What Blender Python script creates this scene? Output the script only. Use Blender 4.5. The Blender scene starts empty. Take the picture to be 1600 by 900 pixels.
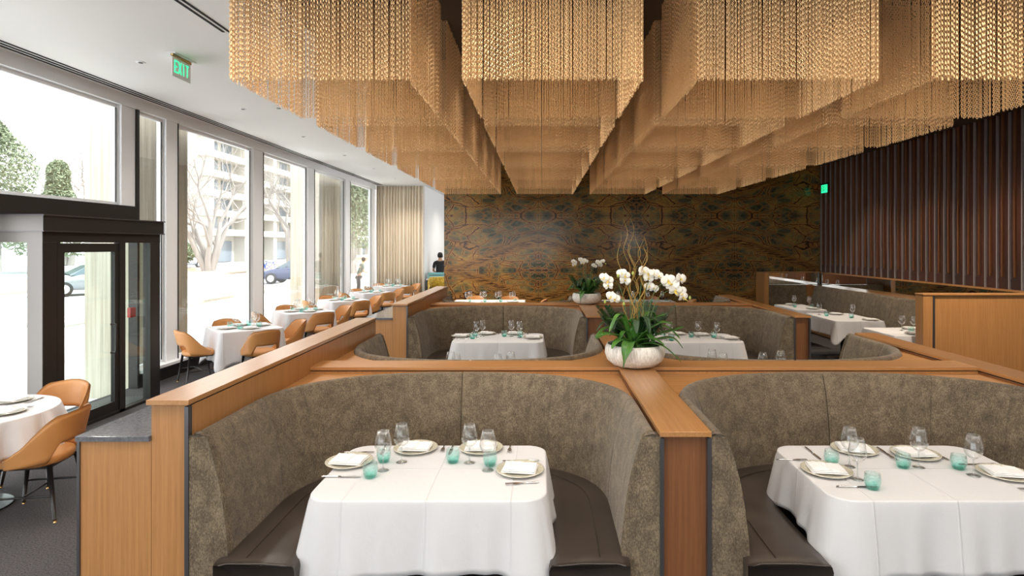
import bpy, math, random
from mathutils import Vector, Matrix
R = math.radians; PI = math.pi
sc = bpy.context.scene
COL = sc.collection
rnd = random.Random(7)

# ------------------------------------------------------------------ materials
def nmat(name):
    m = bpy.data.materials.new(name); m.use_nodes = True
    nt = m.node_tree; nt.nodes.clear()
    out = nt.nodes.new('ShaderNodeOutputMaterial')
    return m, nt, out
class NT:
    """small node helper"""
    def __init__(s, nt): s.nt = nt
    def n(s, t, **kw):
        nd = s.nt.nodes.new(t)
        for k, v in kw.items():
            if k == 'ins':
                for kk, vv in v.items():
                    if hasattr(vv, 'is_output') or isinstance(vv, bpy.types.NodeSocket): s.nt.links.new(vv, nd.inputs[kk])
                    else: nd.inputs[kk].default_value = vv
            else: setattr(nd, k, v)
        return nd
    def math(s, op, a, b=0.0, c=None, clamp=False):
        nd = s.nt.nodes.new('ShaderNodeMath'); nd.operation = op; nd.use_clamp = clamp
        for i, x in enumerate([a, b] + ([c] if c is not None else [])):
            if isinstance(x, bpy.types.NodeSocket): s.nt.links.new(x, nd.inputs[i])
            else: nd.inputs[i].default_value = x
        return nd.outputs[0]
    def ramp(s, fac, stops, interp='LINEAR'):
        nd = s.nt.nodes.new('ShaderNodeValToRGB'); cr = nd.color_ramp; cr.interpolation = interp
        while len(cr.elements) < len(stops): cr.elements.new(0.5)
        for e, (p, c) in zip(cr.elements, stops):
            e.position = p; e.color = (*c, 1) if len(c) == 3 else c
        s.nt.links.new(fac, nd.inputs[0]); return nd.outputs[0]
    def mix(s, fac, a, b, blend='MIX'):
        nd = s.nt.nodes.new('ShaderNodeMix'); nd.data_type = 'RGBA'; nd.blend_type = blend
        for i, x in ((0, fac), (6, a), (7, b)):
            if isinstance(x, bpy.types.NodeSocket): s.nt.links.new(x, nd.inputs[i])
            elif i == 0: nd.inputs[0].default_value = x
            else: nd.inputs[i].default_value = (*x, 1)
        return nd.outputs[2]
    def coord(s, scale=(1, 1, 1), rot=(0, 0, 0), loc=(0, 0, 0), kind='Object'):
        tc = s.nt.nodes.new('ShaderNodeTexCoord'); mp = s.nt.nodes.new('ShaderNodeMapping')
        s.nt.links.new(tc.outputs[kind], mp.inputs[0])
        mp.inputs['Scale'].default_value = scale; mp.inputs['Rotation'].default_value = rot; mp.inputs['Location'].default_value = loc
        return mp.outputs[0]
    def noise(s, vec, scale=5, detail=3, rough=.5, dist=0):
        nd = s.nt.nodes.new('ShaderNodeTexNoise'); s.nt.links.new(vec, nd.inputs['Vector'])
        nd.inputs['Scale'].default_value = scale; nd.inputs['Detail'].default_value = detail
        nd.inputs['Roughness'].default_value = rough; nd.inputs['Distortion'].default_value = dist
        return nd.outputs[0]
    def bump(s, h, strength=.3, dist=.01):
        nd = s.nt.nodes.new('ShaderNodeBump'); s.nt.links.new(h, nd.inputs['Height'])
        nd.inputs['Strength'].default_value = strength; nd.inputs['Distance'].default_value = dist
        return nd.outputs[0]
def principled(name, col, rough=.5, metal=0., spec=.5, sheen=0., coat=0., build=None, emit=None, estr=0, sub=0):
    m, nt, out = nmat(name); h = NT(nt)
    p = h.n('ShaderNodeBsdfPrincipled')
    p.inputs['Roughness'].default_value = rough; p.inputs['Metallic'].default_value = metal
    p.inputs['Specular IOR Level'].default_value = spec
    p.inputs['Sheen Weight'].default_value = sheen; p.inputs['Coat Weight'].default_value = coat
    p.inputs['Base Color'].default_value = (*col, 1)
    if emit: p.inputs['Emission Color'].default_value = (*emit, 1); p.inputs['Emission Strength'].default_value = estr
    if sub: p.inputs['Subsurface Weight'].default_value = sub; p.inputs['Subsurface Radius'].default_value = (.02, .02, .02)
    if build:
        c, n = build(h)
        if c is not None: nt.links.new(c, p.inputs['Base Color'])
        if n is not None: nt.links.new(n, p.inputs['Normal'])
    nt.links.new(p.outputs[0], out.inputs[0])
    return m
M = {}
def wood(name, sc_, dark, light, rough=.38):
    def b(h):
        v = h.coord(sc_)
        a = h.noise(v, 1, 5, .65, .35)
        v2 = h.coord(tuple(x * 5 for x in sc_)); f = h.noise(v2, 1, 3, .7)
        t = h.math('ADD', h.math('MULTIPLY', a, .65), h.math('MULTIPLY', f, .35))
        c = h.ramp(t, [(.32, dark), (.5, tuple((x + y) / 2 for x, y in zip(dark, light))), (.68, light)])
        return c, h.bump(f, .08, .002)
    return principled(name, light, rough, build=b)
OD, OL = (.34, .150, .047), (.50, .245, .09)
RD, RL = (.15, .055, .020), (.25, .10, .038)
M['oak_v'] = wood('oak_vertical_grain', (62, 62, 1.5), OD, OL)
M['oak_x'] = wood('oak_cross_grain', (1.5, 62, 62), OD, OL)
M['oak_y'] = wood('oak_long_grain', (62, 1.5, 62), OD, OL, .24)
_p = [n for n in M['oak_y'].node_tree.nodes if n.type == 'BSDF_PRINCIPLED'][0]; _p.inputs['Coat Weight'].default_value = .6; _p.inputs['Coat Roughness'].default_value = .35
M['red_v'] = wood('red_oak_vertical_grain', (62, 62, 1.6), RD, RL)
M['steel'] = principled('dark_steel', (.16, .155, .165), .32, .85)
M['slot'] = principled('black_gap', (.01, .01, .01), .8)
M['bronze'] = principled('dark_bronze_frame', (.028, .024, .022), .38, .3)
M['clad'] = principled('brushed_grey_cladding', (.20, .19, .18), .3, .6)  # reflection on the bronze vestibule front, put into a lighter grey
M['stone'] = principled('grey_stone', (.13, .13, .14), .12, build=lambda h: (h.ramp(h.noise(h.coord(), 60, 3), [(.3, (.10, .10, .115)), (.7, (.17, .17, .185))]), None))
def b_fab(h):
    v = h.coord((1, 1, .8))
    a = h.noise(v, 13, 9, .8, .4); f = h.noise(h.coord((1, 1, .5)), 170, 3, .65); g = h.noise(h.coord(), 1.6, 2)
    t = h.math('ADD', h.math('MULTIPLY', a, .45), h.math('ADD', h.math('MULTIPLY', f, .45), h.math('MULTIPLY', g, .10)))
    c = h.ramp(t, [(.38, (.050, .035, .021)), (.49, (.128, .092, .056)), (.62, (.28, .21, .132))])
    return c, h.bump(f, .5, .004)
M['fabric'] = principled('mottled_taupe_velvet', (.2, .16, .1), .85, sheen=.15, build=b_fab)
M['gusset'] = principled('ribbed_taupe_cloth', (.2, .16, .1), .9, sheen=.2, build=lambda h: (h.ramp(h.noise(h.coord((600, 600, 260)), 1, 2), [(.3, (.07, .052, .033)), (.7, (.23, .175, .115))]), h.bump(h.noise(h.coord((600, 600, 260)), 1, 2), .5, .003)))
M['brown_leather'] = principled('dark_brown_leather', (.05, .036, .028), .36, build=lambda h: (h.ramp(h.noise(h.coord(), 3, 3), [(.3, (.036, .027, .022)), (.7, (.062, .046, .036))]), h.bump(h.noise(h.coord(), 160, 2), .15, .002)))
M['tan_leather'] = principled('tan_leather', (.56, .26, .085), .42, build=lambda h: (h.ramp(h.noise(h.coord(), 4, 3), [(.3, (.50, .225, .068)), (.7, (.60, .28, .095))]), h.bump(h.noise(h.coord(), 220, 2), .12, .002)))
M['black_wood'] = principled('black_lacquered_wood', (.014, .012, .012), .3)
M['brass'] = principled('brass', (.75, .5, .22), .25, 1)
M['yellow'] = principled('mustard_velvet', (.48, .30, .02), .8, sheen=.4, build=lambda h: (h.ramp(h.noise(h.coord(), 20, 3), [(.4, (.30, .19, .01)), (.6, (.58, .38, .03))]), None))
def b_cloth(h):
    tc = h.nt.nodes.new('ShaderNodeTexCoord'); sp = h.nt.nodes.new('ShaderNodeSeparateXYZ'); h.nt.links.new(tc.outputs['Object'], sp.inputs[0])
    nz = h.noise(h.coord(), 3, 2)
    x = h.math('ADD', sp.outputs[0], h.math('MULTIPLY', nz, .012))
    y = h.math('ADD', sp.outputs[1], h.math('MULTIPLY', nz, .012))
    rid = None
    for src, ps in ((x, (-.42, .006, .44)), (y, (.02,))):
        for p in ps:
            d = h.math('ABSOLUTE', h.math('SUBTRACT', src, p))
            r_ = h.math('SUBTRACT', 1.0, h.math('MULTIPLY', d, 130), clamp=True)
            rid = r_ if rid is None else h.math('MAXIMUM', rid, r_)
    zc = h.math('ABSOLUTE', h.math('ADD', sp.outputs[2], .09)); zr = h.math('SUBTRACT', 1.0, h.math('MULTIPLY', zc, 200), clamp=True)
    rid = h.math('MAXIMUM', rid, h.math('MULTIPLY', zr, .0))
    w = h.noise(h.coord((1, 1, .7)), 8, 5, .6, 1.2)
    hh = h.math('ADD', h.math('MULTIPLY', rid, .5), h.math('MULTIPLY', w, .55))
    return None, h.bump(hh, .42, .016)
M['cloth'] = principled('white_linen', (.66, .645, .655), .85, sheen=.1, build=b_cloth)
M['napkin'] = principled('white_napkin', (.85, .84, .84), .85, build=lambda h: (None, h.bump(h.noise(h.coord(), 45, 3), .3, .004)))
M['porcelain'] = principled('cream_porcelain', (.72, .67, .56), .15)
def b_plate(h):
    v = h.coord(); vo = h.n('ShaderNodeTexVoronoi', feature='DISTANCE_TO_EDGE', ins={'Vector': v, 'Scale': 95.})
    return h.ramp(vo.outputs['Distance'], [(.05, (.38, .35, .24)), (.14, (.66, .62, .51))]), None
M['plate_rim'] = principled('patterned_plate_rim', (.5, .5, .4), .2, build=b_plate)
M['silver'] = principled('cutlery_steel', (.72, .70, .68), .14, 1)
def glassy(name, tint, rough=.02, gl=1.0, build=None, f0=.04, edge=4., bumps=None):
    m, nt, out = nmat(name); h = NT(nt)
    lw = h.n('ShaderNodeLayerWeight'); lw.inputs[0].default_value = .5
    fac = h.math('ADD', h.math('MULTIPLY', h.math('POWER', lw.outputs['Facing'], edge), .8), f0, clamp=True)
    tr = h.n('ShaderNodeBsdfTransparent'); tr.inputs[0].default_value = (*tint, 1)
    g = h.n('ShaderNodeBsdfGlossy'); g.inputs['Roughness'].default_value = rough; g.inputs[0].default_value = (gl, gl, gl, 1)
    if build: nt.links.new(build(h), tr.inputs[0])
    if bumps:
        b = bumps(h); nt.links.new(b, g.inputs['Normal']); nt.links.new(b, lw.inputs['Normal'])
    mx = h.n('ShaderNodeMixShader'); nt.links.new(fac, mx.inputs[0]); nt.links.new(tr.outputs[0], mx.inputs[1]); nt.links.new(g.outputs[0], mx.inputs[2])
    nt.links.new(mx.outputs[0], out.inputs[0]); return m
M['pane'] = glassy('window_glass', (.97, .985, .98))
M['door_glass'] = glassy('tinted_door_glass', (.86, .92, .90), .02)
M['crystal'] = glassy('clear_crystal', (.982, .985, .985), .01, f0=.05, edge=2.6)
M['crystal_stem'] = glassy('crystal_stem', (.90, .91, .915), .02, f0=.12, edge=1.6)
def b_aqua(h):
    tc = h.nt.nodes.new('ShaderNodeTexCoord'); sp = h.nt.nodes.new('ShaderNodeSeparateXYZ'); h.nt.links.new(tc.outputs['Object'], sp.inputs[0])
    t = h.math('MULTIPLY', sp.outputs[2], 11.5)
    n = h.noise(h.coord(), 60, 2)
    t = h.math('ADD', t, h.math('MULTIPLY', h.math('SUBTRACT', n, .5), .35))
    return h.ramp(t, [(0, (.34, .80, .72)), (.12, (.52, .90, .84)), (.36, (.84, .965, .945)), (1, (.92, .975, .97))])
M['aqua'] = glassy('aqua_hammered_glass', (.6, .9, .85), .05, build=b_aqua, f0=.06, edge=3.,
                   bumps=lambda h: h.bump(h.noise(h.coord(), 75, 1), .8, .01))
M['gold'] = principled('brushed_gold_chain', (.90, .59, .30), .40, .55)
M['white'] = principled('white_paint', (.94, .94, .93), .6)
M['frame_white'] = principled('white_window_frame', (.94, .95, .96), .4)
M['ceil_dark'] = principled('bronze_ceiling', (.055, .034, .020), .5)
M['concrete'] = principled('beige_concrete', (.62, .58, .46), .9, build=lambda h: (h.ramp(h.noise(h.coord((30, 30, .6)), 1, 4), [(.35, (.46, .41, .33)), (.65, (.62, .57, .48))]), h.bump(h.noise(h.coord((30, 30, .6)), 1, 4), .4, .01)))
M['curtain'] = principled('cream_drape', (.82, .72, .58), .85)
M['carpet'] = principled('charcoal_carpet', (.05, .045, .045), .95, build=lambda h: (h.ramp(h.noise(h.coord(), 90, 4), [(.35, (.026, .023, .025)), (.65, (.085, .075, .075))]), h.bump(h.noise(h.coord(), 300, 2), .4, .004)))
def b_rust(h):
    return h.ramp(h.noise(h.coord((1, 1, .5)), 1.1, 3), [(.3, (.024, .011, .008)), (.7, (.10, .030, .016))]), None
M['rust'] = principled('dark_red_brown_panel', (.05, .02, .012), .5, build=b_rust)
M['fin'] = principled('satin_steel_fin', (.62, .58, .57), .38, .75)
M['mirror'] = principled('mirror', (.86, .86, .84), .01, 1)
M['green_led'] = principled('green_letters', (.02, .6, .25), .5, emit=(.02, .75, .28), estr=.9)
M['acrylic'] = principled('frosted_acrylic', (.93, .95, .95), .3)
M['ceramic'] = principled('white_rough_ceramic', (.74, .70, .64), .85, build=lambda h: (h.ramp(h.noise(h.coord((90, 90, 18)), 1, 4), [(.3, (.56, .51, .44)), (.6, (.82, .79, .74))]), h.bump(h.noise(h.coord((90, 90, 18)), 1, 4), .6, .006)))
M['leaf'] = principled('glossy_leaf', (.05, .16, .025), .28, build=lambda h: (h.ramp(h.noise(h.coord((1, 1, 1)), 9, 3), [(.3, (.022, .085, .015)), (.7, (.10, .26, .035))]), None))
M['leaf_dark'] = principled('dark_leaf', (.014, .050, .012), .4)
M['moss'] = principled('moss', (.03, .09, .015), .95, build=lambda h: (h.ramp(h.noise(h.coord(), 60, 3), [(.3, (.012, .035, .008)), (.7, (.05, .14, .02))]), None))
M['petal'] = principled('orchid_petal', (.88, .86, .80), .55, sub=.15)
M['lip'] = principled('orchid_lip', (.80, .62, .12), .5)
M['stem'] = principled('green_stem', (.10, .17, .05), .5)
M['willow'] = principled('curly_willow', (.40, .24, .05), .6)
M['bud'] = principled('green_bud', (.45, .5, .12), .5)
M['bark'] = principled('pale_bark', (.30, .27, .245), .9)
M['ever'] = principled('evergreen_needles', (.20, .24, .15), .9)
M['pave'] = principled('pale_paving', (.80, .79, .77), .9)
M['asphalt'] = principled('pale_asphalt', (.42, .42, .43), .9)
M['mulch'] = principled('brown_mulch', (.45, .34, .24), .95)
M['facade'] = principled('cream_facade', (.52, .49, .43), .9)
M['win_dark'] = principled('dark_window', (.16, .19, .22), .2)
M['car_blue'] = principled('navy_car_paint', (.035, .05, .12), .2, .3, coat=1)
M['car_silver'] = principled('grey_car_paint', (.30, .31, .33), .25, .5, coat=1)
M['tyre'] = principled('black_rubber', (.02, .02, .02), .8)
M['car_glass'] = principled('car_glass', (.10, .13, .15), .08)
M['skin'] = principled('skin', (.50, .28, .18), .55)
M['hair'] = principled('dark_hair', (.02, .015, .012), .6)
M['black_cloth'] = principled('black_shirt', (.015, .015, .017), .85)
M['grey_cloth'] = principled('grey_green_jacket', (.10, .13, .11), .85)
M['trousers'] = principled('dark_trousers', (.03, .03, .04), .85)
M['teal'] = principled('pale_teal_cooler', (.20, .48, .50), .35)
M['blue'] = principled('blue_plastic', (.03, .10, .45), .4)
M['red'] = principled('red_plastic', (.6, .03, .02), .4)
M['grille'] = principled('metal_grille', (.30, .30, .30), .4, .6)
M['lamp_glow'] = principled('lamp_glow', (1, 1, 1), .5, emit=(1, .95, .88), estr=22)
# bookmatched brown and green marble
def b_marble(h):
    tc = h.nt.nodes.new('ShaderNodeTexCoord'); sp = h.nt.nodes.new('ShaderNodeSeparateXYZ'); h.nt.links.new(tc.outputs['Object'], sp.inputs[0])
    xs = h.math('ADD', sp.outputs[0], .08)
    u = h.math('PINGPONG', xs, 2.57)
    v = h.math('PINGPONG', h.math('SUBTRACT', sp.outputs[2], 1.39), 1.43)
    def comb(a, b):
        c = h.nt.nodes.new('ShaderNodeCombineXYZ'); h.nt.links.new(a, c.inputs[0]); h.nt.links.new(b, c.inputs[1]); return c.outputs[0]
    uv = comb(u, v)
    n1 = h.nt.nodes.new('ShaderNodeTexNoise'); h.nt.links.new(uv, n1.inputs['Vector']); n1.inputs['Scale'].default_value = 1.3; n1.inputs['Detail'].default_value = 5
    n1c = h.nt.nodes.new('ShaderNodeVectorMath'); n1c.operation = 'SUBTRACT'; h.nt.links.new(n1.outputs['Color'], n1c.inputs[0]); n1c.inputs[1].default_value = (.5, .5, .5)
    def warp(amt):
        s_ = h.nt.nodes.new('ShaderNodeVectorMath'); s_.operation = 'SCALE'; h.nt.links.new(n1c.outputs[0], s_.inputs[0]); s_.inputs['Scale'].default_value = amt
        a_ = h.nt.nodes.new('ShaderNodeVectorMath'); a_.operation = 'ADD'; h.nt.links.new(uv, a_.inputs[0]); h.nt.links.new(s_.outputs[0], a_.inputs[1]); return a_.outputs[0]
    def mapped(vec, rot, scale):
        mp = h.nt.nodes.new('ShaderNodeMapping'); mp.vector_type = 'TEXTURE' if False else 'POINT'
        h.nt.links.new(vec, mp.inputs[0]); mp.inputs['Rotation'].default_value = (0, 0, rot); mp.inputs['Scale'].default_value = (*scale, 1); return mp.outputs[0]
    def edge(vec, s_, ):
        vo = h.n('ShaderNodeTexVoronoi', feature='DISTANCE_TO_EDGE', ins={'Vector': vec, 'Scale': s_}); return vo.outputs['Distance']
    A = h.noise(mapped(warp(.6), R(20), (.9, 1.5)), 1.5, 3, .5)
    Fn = h.noise(mapped(uv, R(20), (1, 1.6)), 9, 8, .7)
    t = h.math('ADD', h.math('MULTIPLY', A, .72), h.math('MULTIPLY', Fn, .28))
    c = h.ramp(t, [(.40, (.018, .024, .016)), (.47, (.075, .082, .045)), (.53, (.20, .15, .055)), (.60, (.38, .21, .05)), (.70, (.17, .085, .03))])
    def veins(c, vec, s_, w, halo, hw, core, k_=1.):
        e = edge(vec, s_)
        c = h.mix(h.math('MULTIPLY', h.ramp(e, [(.0, (1, 1, 1)), (hw, (0, 0, 0))]), k_), c, halo)
        return h.mix(h.math('MULTIPLY', h.ramp(e, [(w * .4, (1, 1, 1)), (w, (0, 0, 0))]), k_), c, core)
    c = veins(c, mapped(warp(.25), R(-30), (1.2, 2.0)), 6.5, .035, (.26, .15, .05), .10, (.06, .03, .015), .45)
    c = veins(c, mapped(warp(.35), R(34), (.8, 1.9)), 3.4, .022, (.44, .21, .05), .09, (.035, .015, .010))
    c = veins(c, mapped(warp(.45), R(-42), (.8, 1.7)), 1.9, .022, (.40, .17, .04), .08, (.03, .012, .008))
    nz = h.noise(mapped(uv, 0, (1, 1)), 2.2, 6, .6)
    line = h.math('SUBTRACT', h.math('ADD', v, h.math('MULTIPLY', u, .36)), .80)
    line = h.math('ADD', line, h.math('MULTIPLY', h.math('SUBTRACT', nz, .5), .22))
    ln = h.math('ABSOLUTE', line)
    c = h.mix(h.ramp(ln, [(.0, (.9, .9, .9)), (.10, (.7, .7, .7)), (.19, (0, 0, 0))]), c, (.36, .17, .04))
    st = h.noise(mapped(warp(.2), R(20), (1.6, 22)), 2.5, 5, .65)
    band = h.math('MULTIPLY', h.ramp(ln, [(.03, (1, 1, 1)), (.15, (0, 0, 0))]), h.ramp(st, [(.46, (0, 0, 0)), (.53, (1, 1, 1))]))
    c = h.mix(band, c, (.04, .016, .009))
    # slab joints
    j = h.math('MINIMUM', h.math('MINIMUM', u, h.math('SUBTRACT', 2.57, u)), h.math('MINIMUM', v, h.math('SUBTRACT', 1.43, v)))
    c = h.mix(h.math('LESS_THAN', j, .004), c, (.02, .012, .008))
    return c, None
M['marble'] = principled('bookmatched_marble', (.2, .12, .04), .16, build=b_marble, spec=.3)

# ------------------------------------------------------------------ mesh builder
class MB:
    def __init__(s): s.v = []; s.f = []; s.m = []
    def add(s, vs, fs, mi=0):
        o = len(s.v); s.v += [tuple(p) for p in vs]; s.f += [tuple(i + o for i in f) for f in fs]; s.m += [mi] * len(fs); return s
    def box(s, x0, x1, y0, y1, z0, z1, mi=0):
        vs = [(x, y, z) for x in (x0, x1) for y in (y0, y1) for z in (z0, z1)]
        return s.add(vs, [(0, 1, 3, 2), (4, 6, 7, 5), (0, 4, 5, 1), (2, 3, 7, 6), (0, 2, 6, 4), (1, 5, 7, 3)], mi)
    def grid(s, rows, close_u=False, close_v=False, mi=0):
        n = len(rows); k = len(rows[0]); vs = [p for r in rows for p in r]; fs = []
        for i in range(n if close_v else n - 1):
            for j in range(k if close_u else k - 1):
                a = i * k + j; b = i * k + (j + 1) % k; c = ((i + 1) % n) * k + (j + 1) % k; d = ((i + 1) % n) * k + j
                fs.append((a, b, c, d))
        return s.add(vs, fs, mi)
    def lathe(s, prof, seg=24, c=(0, 0, 0), mi=0, cap0=True, cap1=True):
        rows = [[(c[0] + r * math.cos(2 * PI * j / seg), c[1] + r * math.sin(2 * PI * j / seg), c[2] + z) for j in range(seg)] for r, z in prof]
        o = len(s.v); s.grid(rows, close_u=True, mi=mi)
        if cap0: s.f.append(tuple(o + j for j in range(seg))[::-1]); s.m.append(mi)
        if cap1: b = o + (len(prof) - 1) * seg; s.f.append(tuple(b + j for j in range(seg))); s.m.append(mi)
        return s
    def tube(s, pts, rad, seg=8, mi=0, caps=True):
        pts = [Vector(p) for p in pts]; n = len(pts)
        if not hasattr(rad, '__len__'): rad = [rad] * n
        rows = []; up = Vector((0, 0, 1)); prev = None
        for i, p in enumerate(pts):
            t = (pts[min(i + 1, n - 1)] - pts[max(i - 1, 0)])
            t = t.normalized() if t.length > 1e-9 else up
            if prev is None:
                a = t.cross(up if abs(t.z) < .95 else Vector((1, 0, 0))).normalized()
            else:
                a = (prev - t * prev.dot(t)); a = a.normalized() if a.length > 1e-6 else prev
            prev = a; b = t.cross(a)
            rows.append([tuple(p + (a * math.cos(2 * PI * j / seg) + b * math.sin(2 * PI * j / seg)) * rad[i]) for j in range(seg)])
        o = len(s.v); s.grid(rows, close_u=True, mi=mi)
        if caps:
            s.f.append(tuple(o + j for j in range(seg))); s.m.append(mi)
            b = o + (n - 1) * seg; s.f.append(tuple(b + j for j in range(seg))[::-1]); s.m.append(mi)
        return s
    def prism(s, poly, z0, z1, mi=0):
        n = len(poly)
        vs = [(x, y, z0) for x, y in poly] + [(x, y, z1) for x, y in poly]
        fs = [tuple(range(n))[::-1], tuple(range(n, 2 * n))] + [(i, (i + 1) % n, n + (i + 1) % n, n + i) for i in range(n)]
        return s.add(vs, fs, mi)
    def xform(s, mt, start=0):
        for i in range(start, len(s.v)): s.v[i] = tuple(mt @ Vector(s.v[i]))
        return s
    def build(s, name, mats, parent=None, smooth=False, bevel=0, solid=0, subsurf=0, loc=None, auto=None):
        me = bpy.data.meshes.new(name); me.from_pydata(s.v, [], s.f); me.update()
        for mm in (mats if isinstance(mats, (list, tuple)) else [mats]): me.materials.append(mm)
        if any(s.m): me.polygons.foreach_set('material_index', s.m)
        if smooth: me.polygons.foreach_set('use_smooth', [True] * len(me.polygons))
        o = bpy.data.objects.new(name, me); COL.objects.link(o)
        if parent: o.parent = parent
        if loc: o.location = loc
        if solid: md = o.modifiers.new('solid', 'SOLIDIFY'); md.thickness = solid; md.offset = 0
        if bevel: md = o.modifiers.new('bevel', 'BEVEL'); md.width = bevel; md.segments = 2; md.limit_method = 'ANGLE'; md.angle_limit = R(40)
        if subsurf: md = o.modifiers.new('sub', 'SUBSURF'); md.levels = subsurf; md.render_levels = subsurf
        return o
def tag(o, label=None, cat=None, group=None, kind=None):
    if label: o['label'] = label
    if cat: o['category'] = cat
    if group: o['group'] = group
    if kind: o['kind'] = kind
    return o
def thing(name, label, cat, loc=(0, 0, 0), rz=0, group=None):
    o = bpy.data.objects.new(name, None); COL.objects.link(o); o.empty_display_size = .1
    o.location = loc; o.rotation_euler = (0, 0, rz)
    return tag(o, label, cat, group)
def kids(o): return [c for c in bpy.data.objects if c.parent == o]
KC = {}
def tree_of(o):
    if o.name not in KC: KC[o.name] = [(c, tree_of(c)) for c in kids(o)]
    return KC[o.name]
def dup(root, loc, rz=0, label=None, group=None, scale=None):
    def rec(o, tr, parent):
        c = o.copy(); COL.objects.link(c)
        if parent: c.parent = parent
        for ch, t in tr: rec(ch, t, c)
        return c
    r = rec(root, tree_of(root), None)
    r.location = loc; r.rotation_euler = (0, 0, rz)
    if label: r['label'] = label
    if group: r['group'] = group
    if scale: r.scale = scale
    return r
def B(x0, x1, y0, y1, z0, z1): return MB().box(x0, x1, y0, y1, z0, z1)
def struct(name, mb, mat, **kw): return tag(mb.build(name, mat, **kw), kind='structure')

# ------------------------------------------------------------------ dimensions
H = 4.15; XW = -5.8; XR = 7.32; YM = 15.6; YC = 21.
Y0 = 3.03; DEP = 1.55; CAPW = .26           # booth front line, depth, cap width
ROWS = (Y0, 7.94)
XL, XCL, XCR, XRR = -1.78, .597, .857, 3.36

# ------------------------------------------------------------------ room shell
struct('floor', B(XW - .12, XR + .2, -3.6, 27, -.12, 0), M['carpet'])
cl = struct('ceiling', B(XW - .2, XR + .2, -3.6, 27, H, H + .15), M['white'])
# dark bronze ceiling field above the chains
MB().box(-2.25, XR, 3.6, YM, H - .025, H - .002).build('bronze_panel', M['ceil_dark'], cl)
# slots in the ceiling
for i, x in enumerate((-5.55, -5.62, -5.69)):
    B(x - .014, x + .014, 1, YC - .1, H - .006, H + .001).build('slot_diffuser', M['slot'], cl)
for x in (-3.13, -3.07):
    B(x - .012, x + .012, 2.2, 5.86, H - .006, H + .001).build('slot_diffuser', M['slot'], cl)
for k, y in enumerate((4.5, 6.83, 9.17, 11.5, 13.9, 16.3, 18.7)):
    MB().lathe([(.0, 0), (.045, 0), (.05, .004), (.05, .008)], 16, (-4.6, y, H - .008)).build('downlight_trim', M['frame_white'], cl, smooth=True)
    MB().lathe([(.0, 0), (.025, 0), (.025, .004)], 12, (-4.6, y, H - .0095)).build('downlight_lens', M['slot'], cl)
MB().lathe([(.0, 0), (.03, 0), (.03, .01)], 12, (-4.03, 9.13, H - .01)).build('sprinkler_cover', M['grille'], cl)
struct('wall_front', MB().box(1.5, XR + .15, -3.75, -3.6, 0, H).box(XW - .14, 1.5, -3.75, -3.6, 3.5, H).box(XW - .14, 1.5, -3.75, -3.6, 0, .6), M['white'])  # unseen wall behind the camera, left open on one side for fill daylight
for q in range(4): struct('trim_%d' % (40 + q), B(XW - .1 + q * 2.4, XW + .1 + q * 2.4, -3.7, -3.62, .6, 3.5), M['frame_white'])
struct('window_20', B(XW, 1.5, -3.69, -3.68, .6, 3.5), M['pane'])  # unseen glazing, added so that fill daylight enters from behind the camera
# marble wall
struct('wall_back', B(-2.55, XR + .15, YM, YM + .3, 0, H), M['marble'])
# right wall with fins
wr = struct('wall_right', B(XR, XR + .15, -3.6, YM, 0, H), M['rust'])
for k in range(42):
    y = YM - .08 - k * .25
    MB().box(XR - .035, XR - .004, y - .004, y + .004, 1.36, H - .03).box(XR - .043, XR - .035, y - .011, y + .011, 1.36, H - .03).build('steel_fin', M['fin'], wr)
for k in range(42):
    y = YM - .08 - k * .25 - .09
    B(XR - .03, XR - .002, y - .01, y + .01, 1.55, H - .03).build('wood_batten', M['red_v'], wr)  # brown reflection line beside each fin, built as a coloured strip
B(XR - .012, XR - .001, 5, YM - .01, 1.36, 1.52).build('lower_band', M['ceil_dark'] if False else M['rust'], wr)
# white return wall and the wall behind it, far left
struct('wall_side', B(-4.3, -4.13, YC, 27, 0, H), M['white'])
struct('wall_far', B(-4.3, XR, 25.6, 25.8, 0, H), M['white'])

# window wall: low dark curb and white sill
struct('baseboard_left', B(XW - .1, XW + .04, 8.55, YC, 0, .2), M['bronze'])
struct('trim_1', B(XW - .1, XW + .10, 8.55, YC, .2, .245), M['frame_white'], bevel=.004)
struct('trim_2', B(XW - .14, XW + .02, -3.6, YC, H - .16, H), M['frame_white'])
mull = [(-2.7, -2.42), (.1, .38), (2.9, 3.18), (5.7, 5.98), (8.22, 8.50), (9.2, 9.5), (11.98, 12.42), (14.80, 15.22), (17.62, 18.06), (20.42, 20.98)]
def window(n, ya, yb, z0, z1):
    w = bpy.data.objects.new('window_%d' % n, None); COL.objects.link(w); w.location = (XW, ya, 0); w['kind'] = 'structure'
    L = yb - ya; t = .045
    f = MB().box(-.12, -.06, 0, t, z0, z1).box(-.12, -.06, L - t, L, z0, z1).box(-.12, -.06, t, L - t, z0, z0 + t).box(-.12, -.06, t, L - t, z1 - t, z1)
    f.build('window_frame', M['frame_white'], w)
    MB().box(-.060, -.045, t - .012, t, z0 + t, z1 - t).box(-.060, -.045, L - t, L - t + .012, z0 + t, z1 - t).build('gasket', M['bronze'], w)
    B(-.096, -.086, t, L - t, z0 + t, z1 - t).build('pane', M['pane'], w)
for i, (a, b) in enumerate(mull):
    low = i == 4
    mu = struct('trim_%d' % (i + 3), B(XW - .14, XW + .0, a, b, 2.6 if low else 0.245 if i > 4 else 0, H - .16), M['frame_white'], bevel=.004)
    if i > 4: B(XW - .0, XW + .012, b - .014, b, .245, H - .16).build('edge_strip', M['bronze'], mu)
struct('trim_20', B(XW - .10, XW + .03, 8.50, 8.545, 0, H - .16), M['bronze'])
struct('trim_21', B(XW - .16, XW + .03, 3.2, 8.50, 2.34, 2.6), M['bronze'], bevel=.004)
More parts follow.
